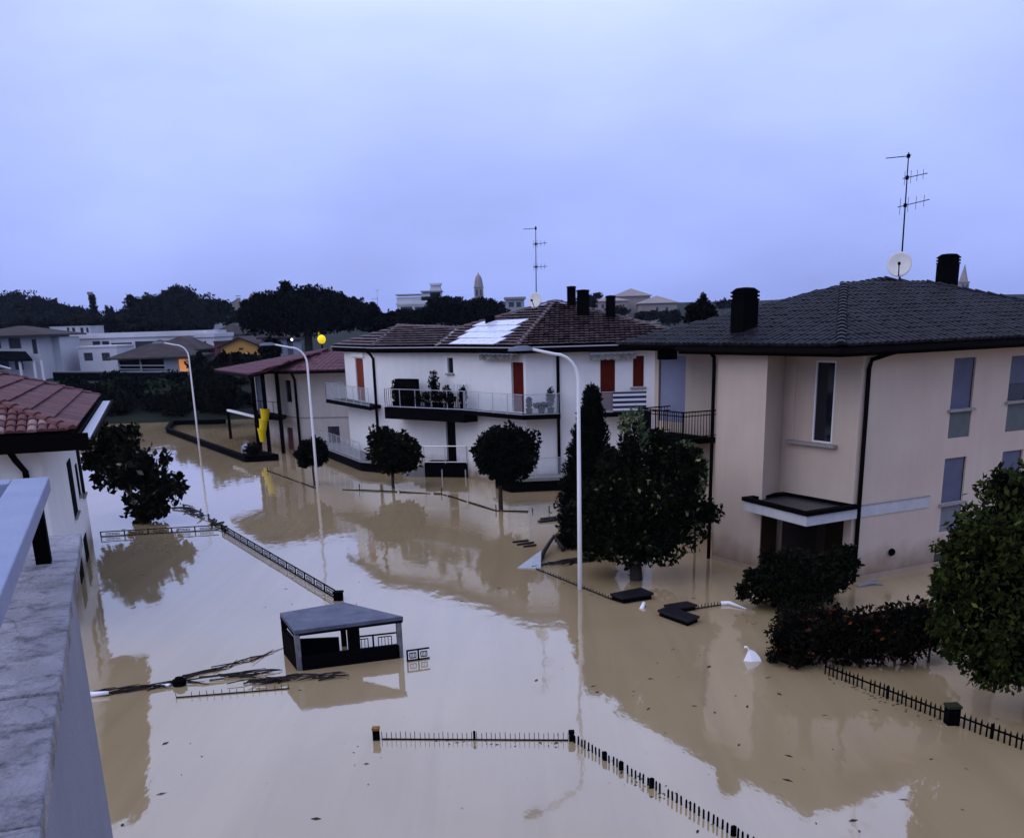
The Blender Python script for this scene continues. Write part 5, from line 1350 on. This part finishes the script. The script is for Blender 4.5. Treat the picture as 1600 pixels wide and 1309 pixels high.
tree('cypress', 'tall dark cypress standing behind the nearest street lamp', (2.9, 37.44), cy, 11000, 0.16, lf_black, 2.2, 0.16, shell=0.7, core=0.85, aspect=0.35, droop=-0.9)
pc = crown_at(1002, 796, 32.3, 92, 84, 13, 0.55, 0.46) + [(tuple(D(945, 800, 32)), (1.0, 0.9, 1.1)), (tuple(D(1058, 800, 32.6)), (1.0, 0.9, 1.1)), (tuple(D(965, 735, 32.2)), (0.7, 0.7, 0.6)), (tuple(D(1040, 735, 32.6)), (0.8, 0.7, 0.6)), (tuple(D(1100, 800, 32.6)), (0.6, 0.5, 0.45)), (tuple(D(1000, 845, 32.1)), (1.7, 1.5, 0.75)), (tuple(D(935, 795, 33.2)), (0.75, 0.7, 1.0)), (tuple(D(940, 845, 33.0)), (0.8, 0.7, 0.6)), (tuple(D(985, 705, 32.4)), (0.5, 0.5, 0.6)), (tuple(D(1030, 700, 32.6)), (0.35, 0.35, 0.5)), (tuple(D(1075, 730, 32.8)), (0.45, 0.45, 0.55)), (tuple(D(955, 722, 32.6)), (0.4, 0.4, 0.5))]
tree('persimmon_tree', 'big dark leafy tree with pale fruit standing in the flood beside the pink house', (3.9, 32.08), sprigs(pc, 60, 0.14, 0.32), 20000, 0.17, lf_tree, 1.0, 0.26, shell=0.45, core=0.70, clump=0.18, aspect=0.6, coremin=0.4)
t = thing('climbing_shrub', 'pale green leafy climber beneath the black balcony railing', 'shrub', flat(D(995, 700, 37)))
leaf_cloud([(tuple(D(993, 668, 36.5)), (0.36, 0.35, 0.70)), (tuple(D(1008, 695, 36.5)), (0.40, 0.4, 0.6)), (tuple(D(975, 665, 37)), (0.22, 0.3, 0.5))], 520, 0.19, lf_light, 'foliage', t, core=0.35)
trunk(flat(D(995, 700, 36.5)) - UP, D(995, 690, 36.5), 0.05, 0.03, t, name='stem')
t = thing('climbing_shrub', 'pale green climber at the corner downpipe of the pink house', 'shrub', flat(D(1090, 730, 35.6)))
leaf_cloud([(tuple(D(1092, 740, 35.8)), (0.30, 0.3, 0.75)), (tuple(D(1070, 705, 35.8)), (0.45, 0.3, 0.35))], 700, 0.17, lf_light, 'foliage', t, core=0.3)
trunk(flat(D(1090, 730, 35.8)) - UP, D(1090, 740, 35.8), 0.05, 0.03, t, name='stem')
tree('garden_shrub', 'dark rounded shrub in front of the pink house entrance', (8.1, 28.3), crown_at(1250, 908, 28.3, 72, 44, 12, 0.55, 0.5) + sprigs([(tuple(D(1195, 915, 28.3)), (0.6, 0.6, 0.5)), (tuple(D(1310, 885, 28.5)), (0.55, 0.5, 0.5)), (tuple(D(1250, 900, 28.3)), (1.1, 1.0, 0.75))], 40, 0.1, 0.24), 8000, 0.15, lf_dark, 0.8, 0.09, 'shrub', shell=0.5, core=0.68, clump=0.2)
hb = []
for k in range(9):
    px = 1240 + k * 27; hb.append((tuple(D(px, 992 - 3 * math.sin(k) - (0 if k < 6 else 8), 23.4 - 0.03 * k)), (0.62, 0.65, 0.62 + 0.1 * math.sin(k * 2.1))))
t = thing('red_hedge', 'low hedge with reddish young leaves behind the spear-topped fence', 'hedge', (8.2, 23.3, 0))
leaf_cloud(sprigs(hb, 60, 0.09, 0.22), 10000, 0.13, lf_red, 'foliage', t, core=0.72, shell=0.5, clump=0.2, coremin=0.3)
mb = MB()
for b_ in hb[::2]: mb.tube([V(b_[0][0], b_[0][1], -1), V(*b_[0])], [0.05, 0.02], 5)
mb.build('stems', m_bark, t)
t = thing('garden_shrub', 'small sparse shrub at the left end of the red hedge', 'shrub', flat(P(1228, 1010)))
leaf_cloud([(tuple(D(1232, 985, 24.0)), (0.32, 0.3, 0.45))], 420, 0.13, lf_red, 'foliage', t, core=0.0, shell=0.2); trunk(flat(P(1232, 1016)) - UP, D(1232, 985, 24.0), 0.025, 0.012, t, name='stem')
rt = [(tuple(D(x, y, Y)), (r, r, r * q)) for x, y, Y, r, q in ((1560, 830, 20.2, 0.85, 0.9), (1590, 770, 20.3, 0.55, 0.8), (1530, 880, 20.0, 0.75, 0.9), (1600, 900, 19.8, 1.1, 1.0), (1545, 960, 19.9, 0.85, 1.0), (1490, 930, 20.2, 0.5, 0.7),
                                                             (1610, 1000, 19.7, 1.1, 1.0), (1560, 1040, 19.8, 0.65, 0.8), (1660, 900, 20.0, 1.2, 1.2), (1680, 1010, 19.9, 1.1, 1.0), (1650, 800, 20.4, 0.9, 0.9), (1515, 1000, 20.0, 0.42, 0.6), (1500, 860, 20.1, 0.42, 0.7))]
tree('laurel_tree', 'green leafy tree in the flooded garden at the right edge', (10.6, 19.9), sprigs(rt, 90, 0.10, 0.26, 1.12), 19000, 0.15, lf_right, 1.6, 0.16, shell=0.35, core=0.64, clump=0.25, aspect=0.5, droop=0.4, coremin=0.35)
lt = [(tuple(D(x, y, Y)), (r, r, r * q)) for x, y, Y, r, q in ((165, 700, 47, 1.0, 0.7), (200, 715, 46.5, 1.1, 0.85), (230, 740, 46, 1.0, 0.8), (185, 745, 46, 0.9, 0.7), (245, 775, 45.2, 0.9, 0.75), (225, 795, 45, 0.85, 0.65), (262, 760, 45.2, 0.55, 0.55), (150, 725, 47, 0.6, 0.6))]
tree('leaning_tree', 'drowned leaning tree with large leaves right of the corner house', (-15.9, 44.9), sprigs(lt, 45, 0.15, 0.4, 1.15), 3900, 0.32, lf_left, 1.2, 0.14, shell=0.15, core=0.36, clump=0.3, aspect=0.6, coremin=0.5)
t = thing('garden_shrub', 'dark shrub behind the end of the far garden wall', 'shrub', flat(P(395, 716)))
leaf_cloud([(tuple(D(395, 706, 66.5)), (0.6, 0.5, 0.55)), (tuple(D(415, 713, 66.4)), (0.7, 0.4, 0.3))], 700, 0.22, lf_dark, 'foliage', t, core=0.6); trunk(flat(P(395, 716)) - UP * 0.5, D(395, 706, 66.5), 0.04, 0.02, t, name='stem')

# ================================================================== ACROSS THE RIVER
def far_house(name, label, cat, px0, px1, pyt, Y, dep, mat, wins=(), roof='flat', rise=1.6, over=0.6, roofmat=None, z0=1.0, group='houses across the river', winmat=None, rot=0.0):
    a, b = D(px0, pyt, Y), D(px1, pyt, Y); zt = (a.z + b.z) / 2
    c = V((a.x + b.x) / 2, Y, 0); W = b.x - a.x
    ex = V(math.cos(rot), math.sin(rot), 0); ey = V(-math.sin(rot), math.cos(rot), 0)
    o = c - ex * W / 2
    t = thing(name, label, cat, flat(c + ey * dep / 2, z0), group)
    holes = []
    for x0, x1, y0, y1 in wins:
        p, q = OP(x0, y1, o, ey), OP(x1, y0, o, ey)
        holes.append(((p - o).dot(ex), (q - o).dot(ex), p.z, q.z))
    mb = MB(); wall(mb, o, ex, -ey, W, z0, zt, holes, 0.25)
    wall(mb, o + ex * W, ey, ex, dep, z0, zt); wall(mb, o + ey * dep, -ey, -ex, dep, z0, zt); wall(mb, o + ex * W + ey * dep, -ex, ey, W, z0, zt)
    mb.build('wall', mat, t)
    for h in holes: pane('window', winmat or m_far_win, t, o, ex, -ey, *h, depth=0.2)
    if roof == 'flat':
        mb = MB(); mb.box(flat(o - ex * over - ey * over, zt), ex * (W + 2 * over), ey * (dep + 2 * over), UP * rise); mb.build('roof', roofmat or mat, t)
    else:
        q = [flat(o - ex * over - ey * over, zt), flat(o + ex * (W + over) - ey * over, zt), flat(o + ex * (W + over) + ey * (dep + over), zt), flat(o - ex * over + ey * (dep + over), zt)]
        k = min(W, dep) / 2 + over
        if roof == 'hip':
            if W >= dep: r1, r2 = flat(o + ex * (k - over) + ey * dep / 2, zt + rise), flat(o + ex * (W + over - k) + ey * dep / 2, zt + rise)
            else: r1, r2 = flat(o + ex * W / 2 + ey * (k - over), zt + rise), flat(o + ex * W / 2 + ey * (dep + over - k), zt + rise)
            fs = [[q[0], q[1], r2, r1], [q[1], q[2], r2], [q[2], q[3], r1, r2], [q[3], q[0], r1]] if W >= dep else [[q[0], q[1], r1], [q[1], q[2], r2, r1], [q[2], q[3], r2], [q[3], q[0], r1, r2]]
        else:      # gable end towards the viewer
            r1, r2 = flat(o + ex * W / 2 - ey * over, zt + rise), flat(o + ex * W / 2 + ey * (dep + over), zt + rise)
            fs = [[q[1], q[2], r2, r1], [q[3], q[0], r1, r2]]
            g = MB(); g.add([flat(o, zt - 0.01), flat(o + ex * W, zt - 0.01), flat(o + ex * W / 2, zt + rise * 0.97 - 0.05)], [(0, 1, 2)]); g.build('gable', mat, t)
        mb = MB()
        for f in fs: slab_roof(mb, f, 0.22)
        mb.build('roof', roofmat or m_tile_far, t)
    return t
HY = 170
far_house('villa', 'white villa with dark hip roof at the far left bank', 'house', -40, 58, 524, HY - 8, 12, m_far_white, [(15, 31, 528, 545), (-20, 0, 530, 545), (-5, 12, 556, 578), (24, 34, 556, 578), (52, 56, 530, 553)], 'hip', 1.3, 2.0)
t = thing('porch_roof', 'dark lean-to porch roof below the far left villa windows', 'porch', flat(D(20, 560, HY - 12), 1), 'houses across the river')
a, b = D(-40, 548, HY - 9), D(40, 549, HY - 9); mb = MB(); mb.add([a, b, b + V(2.5, -4, -1.0), a + V(0, -4, -1.0)] + [p - UP * 0.3 for p in (a, b, b + V(2.5, -4, -1.0), a + V(0, -4, -1.0))], [(0, 1, 2, 3), (7, 6, 5, 4), (2, 6, 7, 3), (1, 5, 6, 2)]); mb.build('roof', m_dark, t)
for px in (30, 52, 64): mb = MB(); p = D(px, 560, HY - 12.5); mb.cbox(flat(p, 2.2), V(1, 0, 0), V(0, 1, 0), UP, 0.3, 0.3, 4); mb.build('post', m_far_white, t)
far_house('apartment_block', 'narrow white stair tower with dark glazing between two far houses', 'building', 60, 92, 530, HY - 3, 8, m_far_white, [(73, 79, 530, 553), (75, 82, 556, 580)], 'flat', 0.3, 0.0)
far_house('apartment_block', 'long low white block with a flat roof across the river', 'building', 88, 322, 527, HY + 8, 12, m_far_white, [(92, 124, 538, 563), (145, 156, 533, 541), (160, 170, 533, 542), (175, 206, 535, 548), (212, 300, 531, 546)], 'flat', 0.75, 0.3)
far_house('annexe', 'white flat-roofed annexe with two square windows', 'building', 121, 182, 543, HY - 2, 8, m_far_white, [(132, 144, 551, 564), (160, 171, 551, 564)], 'flat', 0.25, 0.1)
far_house('end_block', 'white end wall with two small windows right of the long block', 'building', 306, 334, 527, HY + 2, 12, m_far_white, [(313, 316, 533, 538), (319, 322, 533, 538)], 'flat', 0.6, 0.2)
hs = far_house('bungalow', 'brown-roofed bungalow with open porch on the far bank', 'house', 183, 290, 558, HY - 14, 10, m_far_grey, [(188, 217, 558, 580), (222, 255, 558, 580)], 'hip', 2.3, 1.2, winmat=m_dark)
mb = MB(); a, b = D(182, 571, HY - 15.2), D(258, 571, HY - 15.2); mb.bar(a, b, 0.15, 0.12); mb.bar(a - UP * 0.5, b - UP * 0.5, 0.1, 0.1); mb.build('porch_rail', m_far_grey, hs)
mb = MB(); p = D(282, 580, HY - 14.2); q = D(293, 561, HY - 14.2); mb.abox(p.x, q.x, p.y - 0.2, p.y, p.z, q.z); mb.build('lit_doorway', m_glow, hs)
far_house('bungalow', 'broad brown roof behind the far street lamp', 'house', 245, 305, 546, HY - 5, 10, m_far_grey, (), 'hip', 1.9, 1.5, z0=1)
far_house('grey_house', 'grey-blue house with low hip roof behind the ochre gable', 'house', 332, 385, 522, HY + 30, 12, M('far_bluegrey_render', (0.30, 0.36, 0.42), 0.9), (), 'hip', 1.9, 0.8)
yh_ = far_house('ochre_house', 'ochre yellow gabled house lit by a lamp', 'house', 345, 404, 541, HY - 10, 10, m_ochre, [(373, 380, 543.5, 547)], 'gable', 1.35, 0.5)
far_house('brick_house', 'low reddish wall between the grey and the ochre house', 'house', 334, 345, 535, HY - 6, 8, m_tile_plum, (), 'flat', 0.2, 0.1)
far_house('dark_house', 'dark roofed house right of the ochre gable', 'house', 408, 436, 527, HY - 10, 9, m_far_grey, (), 'hip', 1.2, 0.6, winmat=m_dark)
far_house('dark_house', 'narrow dark house beside the white lamp under the pine', 'house', 440, 455, 530, HY - 4, 8, m_far_grey, (), 'hip', 1.6, 0.5)
far_house('low_house', 'white low house front half hidden on the hill foot', 'house', 78, 140, 511, HY + 60, 8, m_far_white, [(105, 108, 512, 520), (113, 117, 512, 520), (126, 130, 512, 520), (135, 138, 512, 520)], 'flat', 0.15, 0.1)
def bulb(label, px, py, Y, r):
    p = D(px, py, Y); t = thing('garden_lamp', label, 'lamp', flat(p, 1.2), 'lamps lit across the river')
    mb = MB(); mb.lathe(p, [(r * 0.4, -r), (r, -r * 0.3), (r, r * 0.3), (r * 0.4, r)], 10); mb.build('globe', m_bulb, t)
    mb = MB(); mb.tube([flat(p, 0.8), p - UP * r], 0.05, 6); mb.build('pole', m_dark, t)
bulb('lit white lamp beside the brown-roofed bungalow', 302, 561, HY - 16, 0.13)
bulb('lit lamp in front of the ochre house', 387, 552, HY - 16, 0.11)
bulb('lit white lamp at the foot of the umbrella pine', 456, 530.5, 150, 0.16)
def bank_wall(label, px0, px1, py, Y, h):
    a, b = D(px0, py, Y), D(px1, py, Y); t = thing('boundary_wall', label, 'wall', flat(a, 2), 'boundary walls on the far bank')
    mb = MB(); mb.box(flat(a, a.z - h), b - a, V(0, 0.3, 0), UP * h); mb.build('base', m_dark, t)
    mb = MB(); mb.box(a + V(0, -0.06, 0.003), b - a, V(0, 0.42, 0), UP * 0.12); mb.build('coping', m_conc, t)
bank_wall('grey boundary wall along the top of the far bank', 82, 292, 582, 118, 0.9)

def far_tree(name, label, px, py, Y, w, h, n, size, mat, lobes=8, group='trees beyond the houses', spread=0.6, sz=0.5, z0=None, **kw):
    c = D(px, py, Y); s = (c - CAM).length / F
    bl = lumps(c, (w * s, w * s * 0.8, h * s), lobes, spread, sz)
    t = thing(name, label, 'tree', V(c.x, Y, ground_h(c.x, Y)), group)
    g = ground_h(c.x, Y)
    trunk(V(c.x, Y, g - 0.5), V(c.x, Y, c.z), max(0.15, w * s * 0.06), max(0.08, w * s * 0.03), t, [(Vector(b[0])) for b in bl[1:4]])
    leaf_cloud(sprigs(bl, 26, w * s * 0.07, w * s * 0.16), n, size, mat, 'crown', t, core=0.78, shell=0.65, clump=0.2, coremin=w * s * 0.2, **kw)
    return t
# the big umbrella pine and the dark trees right of it
pn = thing('umbrella_pine', 'huge dark umbrella pine with a domed crown behind the beige house', 'tree', V(D(480, 520, 150).x, 150, 1.4))
ub = [(tuple(D(x, y, 150 + random.uniform(-3, 3))), (w * 0.092, w * 0.085, h * 0.092)) for x, y, w, h in ((480, 490, 75, 30), (430, 493, 46, 28), (530, 492, 50, 24), (455, 478, 45, 24), (495, 474, 44, 21), (400, 497, 24, 21), (545, 484, 30, 17), (575, 497, 26, 14), (420, 480, 24, 16), (470, 464, 20, 12), (520, 474, 22, 13), (405, 484, 16, 14), (600, 503, 24, 11), (385, 500, 11, 14))]
leaf_cloud(sprigs(ub, 130, 0.35, 0.95, 1.0), 17000, 0.5, lf_far, 'crown', pn, core=0.84, shell=0.7, clump=0.14, coremin=1.0)
trunk(V(D(480, 520, 150).x, 150, 0.5), D(480, 500, 150), 0.7, 0.45, pn)
for px, py, w, h, lab in ((640, 497, 34, 16, 'low dark tree right of the umbrella pine'), (690, 490, 42, 22, 'dark round tree left of the campanile'), (745, 490, 44, 21, 'dark round tree below the campanile'), (605, 505, 30, 14, 'dark low tree under the aerial behind the brown roof')):
    far_tree('dark_tree', lab, px, py, 158, w, h, 4000, 0.55, lf_far)
far_tree('fir_tree', 'spiky dark fir between the brown roof and the pink house roof', 1093, 493, 75, 25, 17, 1500, 0.30, lf_black, 6)
t = thing('fir_tree', 'pointed tip of the dark fir beside the dark chimney', 'tree', V(D(1098, 480, 76).x, 76, 0))
leaf_cloud([(tuple(D(1098, 478, 76)), (0.5, 0.4, 0.6)), (tuple(D(1099, 468, 76)), (0.25, 0.2, 0.45)), (tuple(D(1085, 481, 76)), (0.3, 0.3, 0.35)), (tuple(D(1110, 484, 76)), (0.35, 0.3, 0.3))], 500, 0.26, lf_black, 'crown', t, core=0.6)
trunk(V(D(1098, 480, 76).x, 76, 0), D(1098, 478, 76), 0.12, 0.05, t)
far_tree('pine_tree', 'pale distant pine just left of the dark chimney', 1129, 477, 330, 15, 7, 600, 0.7, lf_wood, 6)
far_tree('pine_tree', 'distant flat-topped pine over the hillside building', 934, 462, 330, 9, 5, 400, 0.6, lf_wood, 5)
for px, py, w, h, lab in ((915, 473, 16, 12, 'distant tree left of the hillside building'), (962, 487, 24, 12, 'distant trees under the hillside building eaves'), (1015, 494, 20, 9, 'distant bush in front of the hillside building'), (1047, 494, 20, 12, 'distant green tree right of the hillside building')):
    far_tree('distant_tree', lab, px, py, 290, w, h, 900, 0.7, lf_wood, 6)
# wooded hills that read as one mass
def wood(label, spec, Y, n, size, mat):
    bl = []
    for px, py, w, h in spec:
        c = D(px, py, Y + random.uniform(-15, 15)); s = (c - CAM).length / F
        bl += lumps(c, (w * s, w * s * 0.7, h * s), 7, 0.62, 0.45)
    rr_ = 2.2 * Y / 330; o = leaf_cloud(sprigs(bl, 200, rr_ * 0.35, rr_ * 0.8), n, size, mat, 'woodland', None, core=0.8, shell=0.65, clump=0.2, coremin=rr_); tag(o, label, 'woodland', kind='stuff')
wood('rounded dark wood on the rise left of the umbrella pine', [(262, 478, 48, 26), (225, 488, 30, 20), (300, 482, 34, 20), (335, 482, 20, 16), (250, 495, 70, 20), (320, 497, 40, 14), (212, 480, 12, 12), (350, 486, 10, 10)], 330, 12000, 1.0, lf_wood)
wood('wooded hill at the far left under the sky', [(60, 482, 45, 18), (20, 484, 40, 18), (95, 492, 38, 14), (-20, 482, 40, 20), (60, 500, 90, 16), (120, 500, 30, 12), (12, 470, 10, 7), (28, 470, 5, 7)], 430, 11000, 1.2, lf_wood)
wood('grey-green trees in front of the hill foot', [(90, 507, 40, 8), (150, 507, 40, 12), (200, 508, 40, 12), (250, 511, 40, 12), (300, 513, 26, 12), (60, 512, 30, 6), (25, 508, 24, 6), (370, 505, 26, 14)], 240, 7000, 0.8, lf_wood)
wood('dark thicket between the river bank and the beige house', [(320, 590, 26, 24), (350, 600, 28, 30), (330, 615, 40, 26), (300, 625, 30, 20), (345, 570, 20, 12), (372, 565, 16, 10), (400, 568, 14, 9), (425, 548, 14, 12), (310, 575, 14, 14)], 103, 9000, 0.5, lf_far)
for i, (px, py, h, Y, lab) in enumerate(((146, 478, 24, 300, ''), )):
    t = thing('ivy_tower', 'narrow ruined tower wrapped in ivy on the skyline', 'tower', V(D(145, 500, Y).x, Y, 3))
    a, b = D(139, 460, Y), D(148, 500, Y); mb = MB(); mb.cbox(V((a.x + b.x) / 2, Y, a.z / 2), V(1, 0, 0), V(0, 1, 0), UP, b.x - a.x, 1.6, a.z)
    for k in (-0.42, 0.42): mb.cbox(V((a.x + b.x) / 2 + k * (b.x - a.x), Y, a.z + 0.25), V(1, 0, 0), V(0, 1, 0), UP, 0.55, 1.6, 0.7)
    mb.build('shaft', m_far_stone, t)
    leaf_cloud([(tuple(D(147, 485, Y - 1)), (1.0, 1.0, 3.2)), (tuple(D(146, 497, Y - 1)), (1.9, 1.2, 2.2)), (tuple(D(144, 466, Y - 1)), (0.95, 0.9, 1.0))], 900, 0.7, lf_wood, 'ivy', t, core=0.6)
for px, py, h, lab in ((168, 488, 11, 'thin distant cypress right of the ivy tower'), (175, 489, 9, 'second thin cypress right of the ivy tower'), (320, 502, 12, 'small distant cypress in front of the grey villa'), (329, 505, 9, 'shorter distant cypress in front of the grey villa')):
    c = D(px, py, 280); s = 280 / F; t = thing('distant_cypress', lab, 'tree', V(c.x, 280, 2), 'distant cypresses')
    leaf_cloud([((c.x, 280, c.z), (3.2 * s, 3 * s, h * s)), ((c.x, 280, c.z - h * s * 0.4), (4.5 * s, 4 * s, h * s * 0.6))], 350, 0.6, lf_wood, 'crown', t, core=0.75); trunk(V(c.x, 280, 1), V(c.x, 280, c.z), 0.2, 0.1, t)

# ------------------------------------------------------------------ the old town on the skyline
far_house('villa', 'long grey villa terrace below the distant church', 'building', 300, 360, 492, 420, 14, m_far_grey, [(306 + i * 7, 309 + i * 7, 495, 500) for i in range(7)], 'flat', 1.0, 0.8, z0=3, group='old town buildings')
ch_ = far_house('church', 'distant church with bell gable left of the umbrella pine', 'church', 356, 382, 476, 560, 20, m_far_stone, (), 'gable', 2.4, 0.3, roofmat=m_far_stone, z0=5, group='old town buildings')
a = D(372.5, 468, 558); mb = MB(); mb.cbox(a - UP * 1.0, V(1, 0, 0), V(0, 1, 0), UP, 0.7 * 2.6, 1.5, 3.5); mb.cbox(a + UP * 1.6, V(1, 0, 0), V(0, 1, 0), UP, 2.2, 1.6, 0.4); mb.build('bell_gable', m_far_stone, ch_)
def spire(label, px0, px1, py_top, py_eave, py_base, Y, kind, mat, name='campanile'):
    c = D((px0 + px1) / 2, py_eave, Y); w = (D(px1, py_eave, Y) - D(px0, py_eave, Y)).length; zt = D((px0 + px1) / 2, py_top, Y).z; ze = c.z; zb = D((px0 + px1) / 2, py_base, Y).z
    t = thing(name, label, 'tower', flat(c, zb), 'towers of the old town'); b0 = flat(c)
    mb = MB(); mb.cbox(b0 + UP * (ze + zb - 20) / 2, V(1, 0, 0), V(0, 1, 0), UP, w, w, ze - zb + 20); mb.build('shaft', mat, t)
    mb = MB(); mb.cbox(b0 + UP * (ze + 0.01 * w), V(1, 0, 0), V(0, 1, 0), UP, w * 1.12, w * 1.12, 0.10 * w); mb.build('cornice', mat, t)
    H_ = zt - ze; mb = MB()
    if kind == 'bulb': mb.lathe(b0 + UP * (ze + 0.06 * w), [(w * 0.50, 0), (w * 0.47, H_ * 0.2), (w * 0.42, H_ * 0.45), (w * 0.30, H_ * 0.68), (w * 0.14, H_ * 0.82), (w * 0.05, H_ * 0.9), (0.02 * w, H_)], 8)
    else: mb.lathe(b0 + UP * (ze + 0.06 * w), [(w * 0.55, 0), (w * 0.28, H_ * 0.5), (0.02 * w, H_)], 8)
    mb.build('spire', mat, t)
    for k in (-0.22, 0.22):
        mb = MB(); mb.abox(c.x + (k - 0.09) * w, c.x + (k + 0.09) * w, Y - w / 2 - 0.3, Y - w / 2 - 0.02, ze - w * 0.9, ze - w * 0.25); mb.build('belfry_opening', m_far_win, t)
spire('tall campanile with pointed onion spire behind the solar roof', 741, 755, 426, 449, 480, 760, 'bulb', m_far_stone)
spire('pale far spire right of the pink house chimney', 1498.5, 1512, 414, 441, 470, 1050, 'cone', m_far_stone)
spire('small turret beside the distant church', 388, 396, 459, 467, 485, 600, 'cone', m_far_stone)
ap = far_house('tower_block', 'white stepped apartment block on the skyline left of the campanile', 'building', 620, 684, 476, 480, 16, m_far_white, [(626, 644, 479, 484), (648, 664, 479, 484)], 'flat', 0.8, 0.4, z0=4, group='old town buildings')
for px0, px1, y0, y1 in ((620, 680, 463, 473), (658, 688, 457, 464), (672, 688, 450, 458)):
    a, b = D(px0, y1, 481), D(px1, y0, 481); mb = MB(); mb.abox(a.x, b.x, 481, 494, a.z - 1.5, b.z); mb.build('storey', m_far_white, ap)
for px0, px1, y in ((618, 655, 462), (657, 690, 456.5)):
    a, b = D(px0, y, 480.5), D(px1, y, 480.5); mb = MB(); mb.abox(a.x, b.x, 480, 495, a.z, a.z + 0.5); mb.build('roof_slab', m_far_grey, ap)
a, b = D(671, 450, 482), D(689, 442, 482); mb = MB(); mb.abox(a.x, b.x, 483, 490, b.z - 0.8, b.z); mb.abox(a.x + 0.8, b.x - 0.6, 484, 489, a.z - 1.2, b.z - 0.8); mb.build('lift_housing', m_far_white, ap)
for f in (0.1, 0.9): mb = MB(); x = a.x + (b.x - a.x) * f; mb.abox(x - .15, x + .15, 485, 485.3, a.z - 1, b.z - 0.8); mb.build('roof_post', m_far_grey, ap)
far_house('townhouse', 'grey flat-topped block right of the campanile', 'building', 790, 819, 468, 420, 10, m_far_grey, [(795, 803, 472, 480), (807, 814, 472, 480)], 'flat', 0.9, 0.6, z0=4, roofmat=m_far_stone, group='old town buildings')
far_house('townhouse', 'low pale block left of the grey flat-topped one', 'building', 783, 792, 473, 430, 10, m_far_stone, (), 'flat', 0.5, 0.2, z0=4, group='old town buildings')
far_house('hillside_building', 'wide hipped stone building on the hill, rear block', 'building', 962, 1016, 462, 400, 16, m_far_stone, (), 'hip', 2.6, 0.6, roofmat=m_far_stone, z0=4, group='old town buildings')
far_house('hillside_building', 'stone building on the hill, front right block with hip roof', 'building', 1002, 1058, 473, 380, 14, m_far_stone, [(1025, 1029, 480, 486), (1040, 1044, 480, 486)], 'hip', 2.4, 0.6, roofmat=m_far_stone, z0=4, group='old town buildings')
far_house('hillside_building', 'stone building on the hill, left wing in the haze', 'building', 926, 982, 470, 390, 12, m_far_stone, [(940, 944, 476, 482), (955, 959, 476, 482)], 'hip', 1.6, 0.4, roofmat=m_far_stone, z0=4, group='old town buildings')
antenna('distant thin aerial against the sky left of the white block', D(590, 485, 200), D(589, 452, 200), [(0.95, (1, 0, 0), 0.5, 0.5, 4, 0.4, False), (0.55, (-1, 0, 0), 0.2, 1.2, 3, 0.3, True)], 'tv_antenna')

# ------------------------------------------------------------------ damp air
mh = bpy.data.materials.new('haze'); mh.use_nodes = True
n, l = mh.node_tree.nodes, mh.node_tree.links; n.clear()
ho = n.new('ShaderNodeOutputMaterial'); hv = n.new('ShaderNodeVolumePrincipled')
hv.inputs['Color'].default_value = (0.62, 0.74, 1.0, 1); hv.inputs['Density'].default_value = 0.00007; hv.inputs['Anisotropy'].default_value = 0.1
l.new(hv.outputs[0], ho.inputs['Volume'])
mb = MB(); mb.abox(-1600, 1600, -200, 2700, -4.2, 60); hz = mb.build('haze', mh); hz['kind'] = 'stuff'
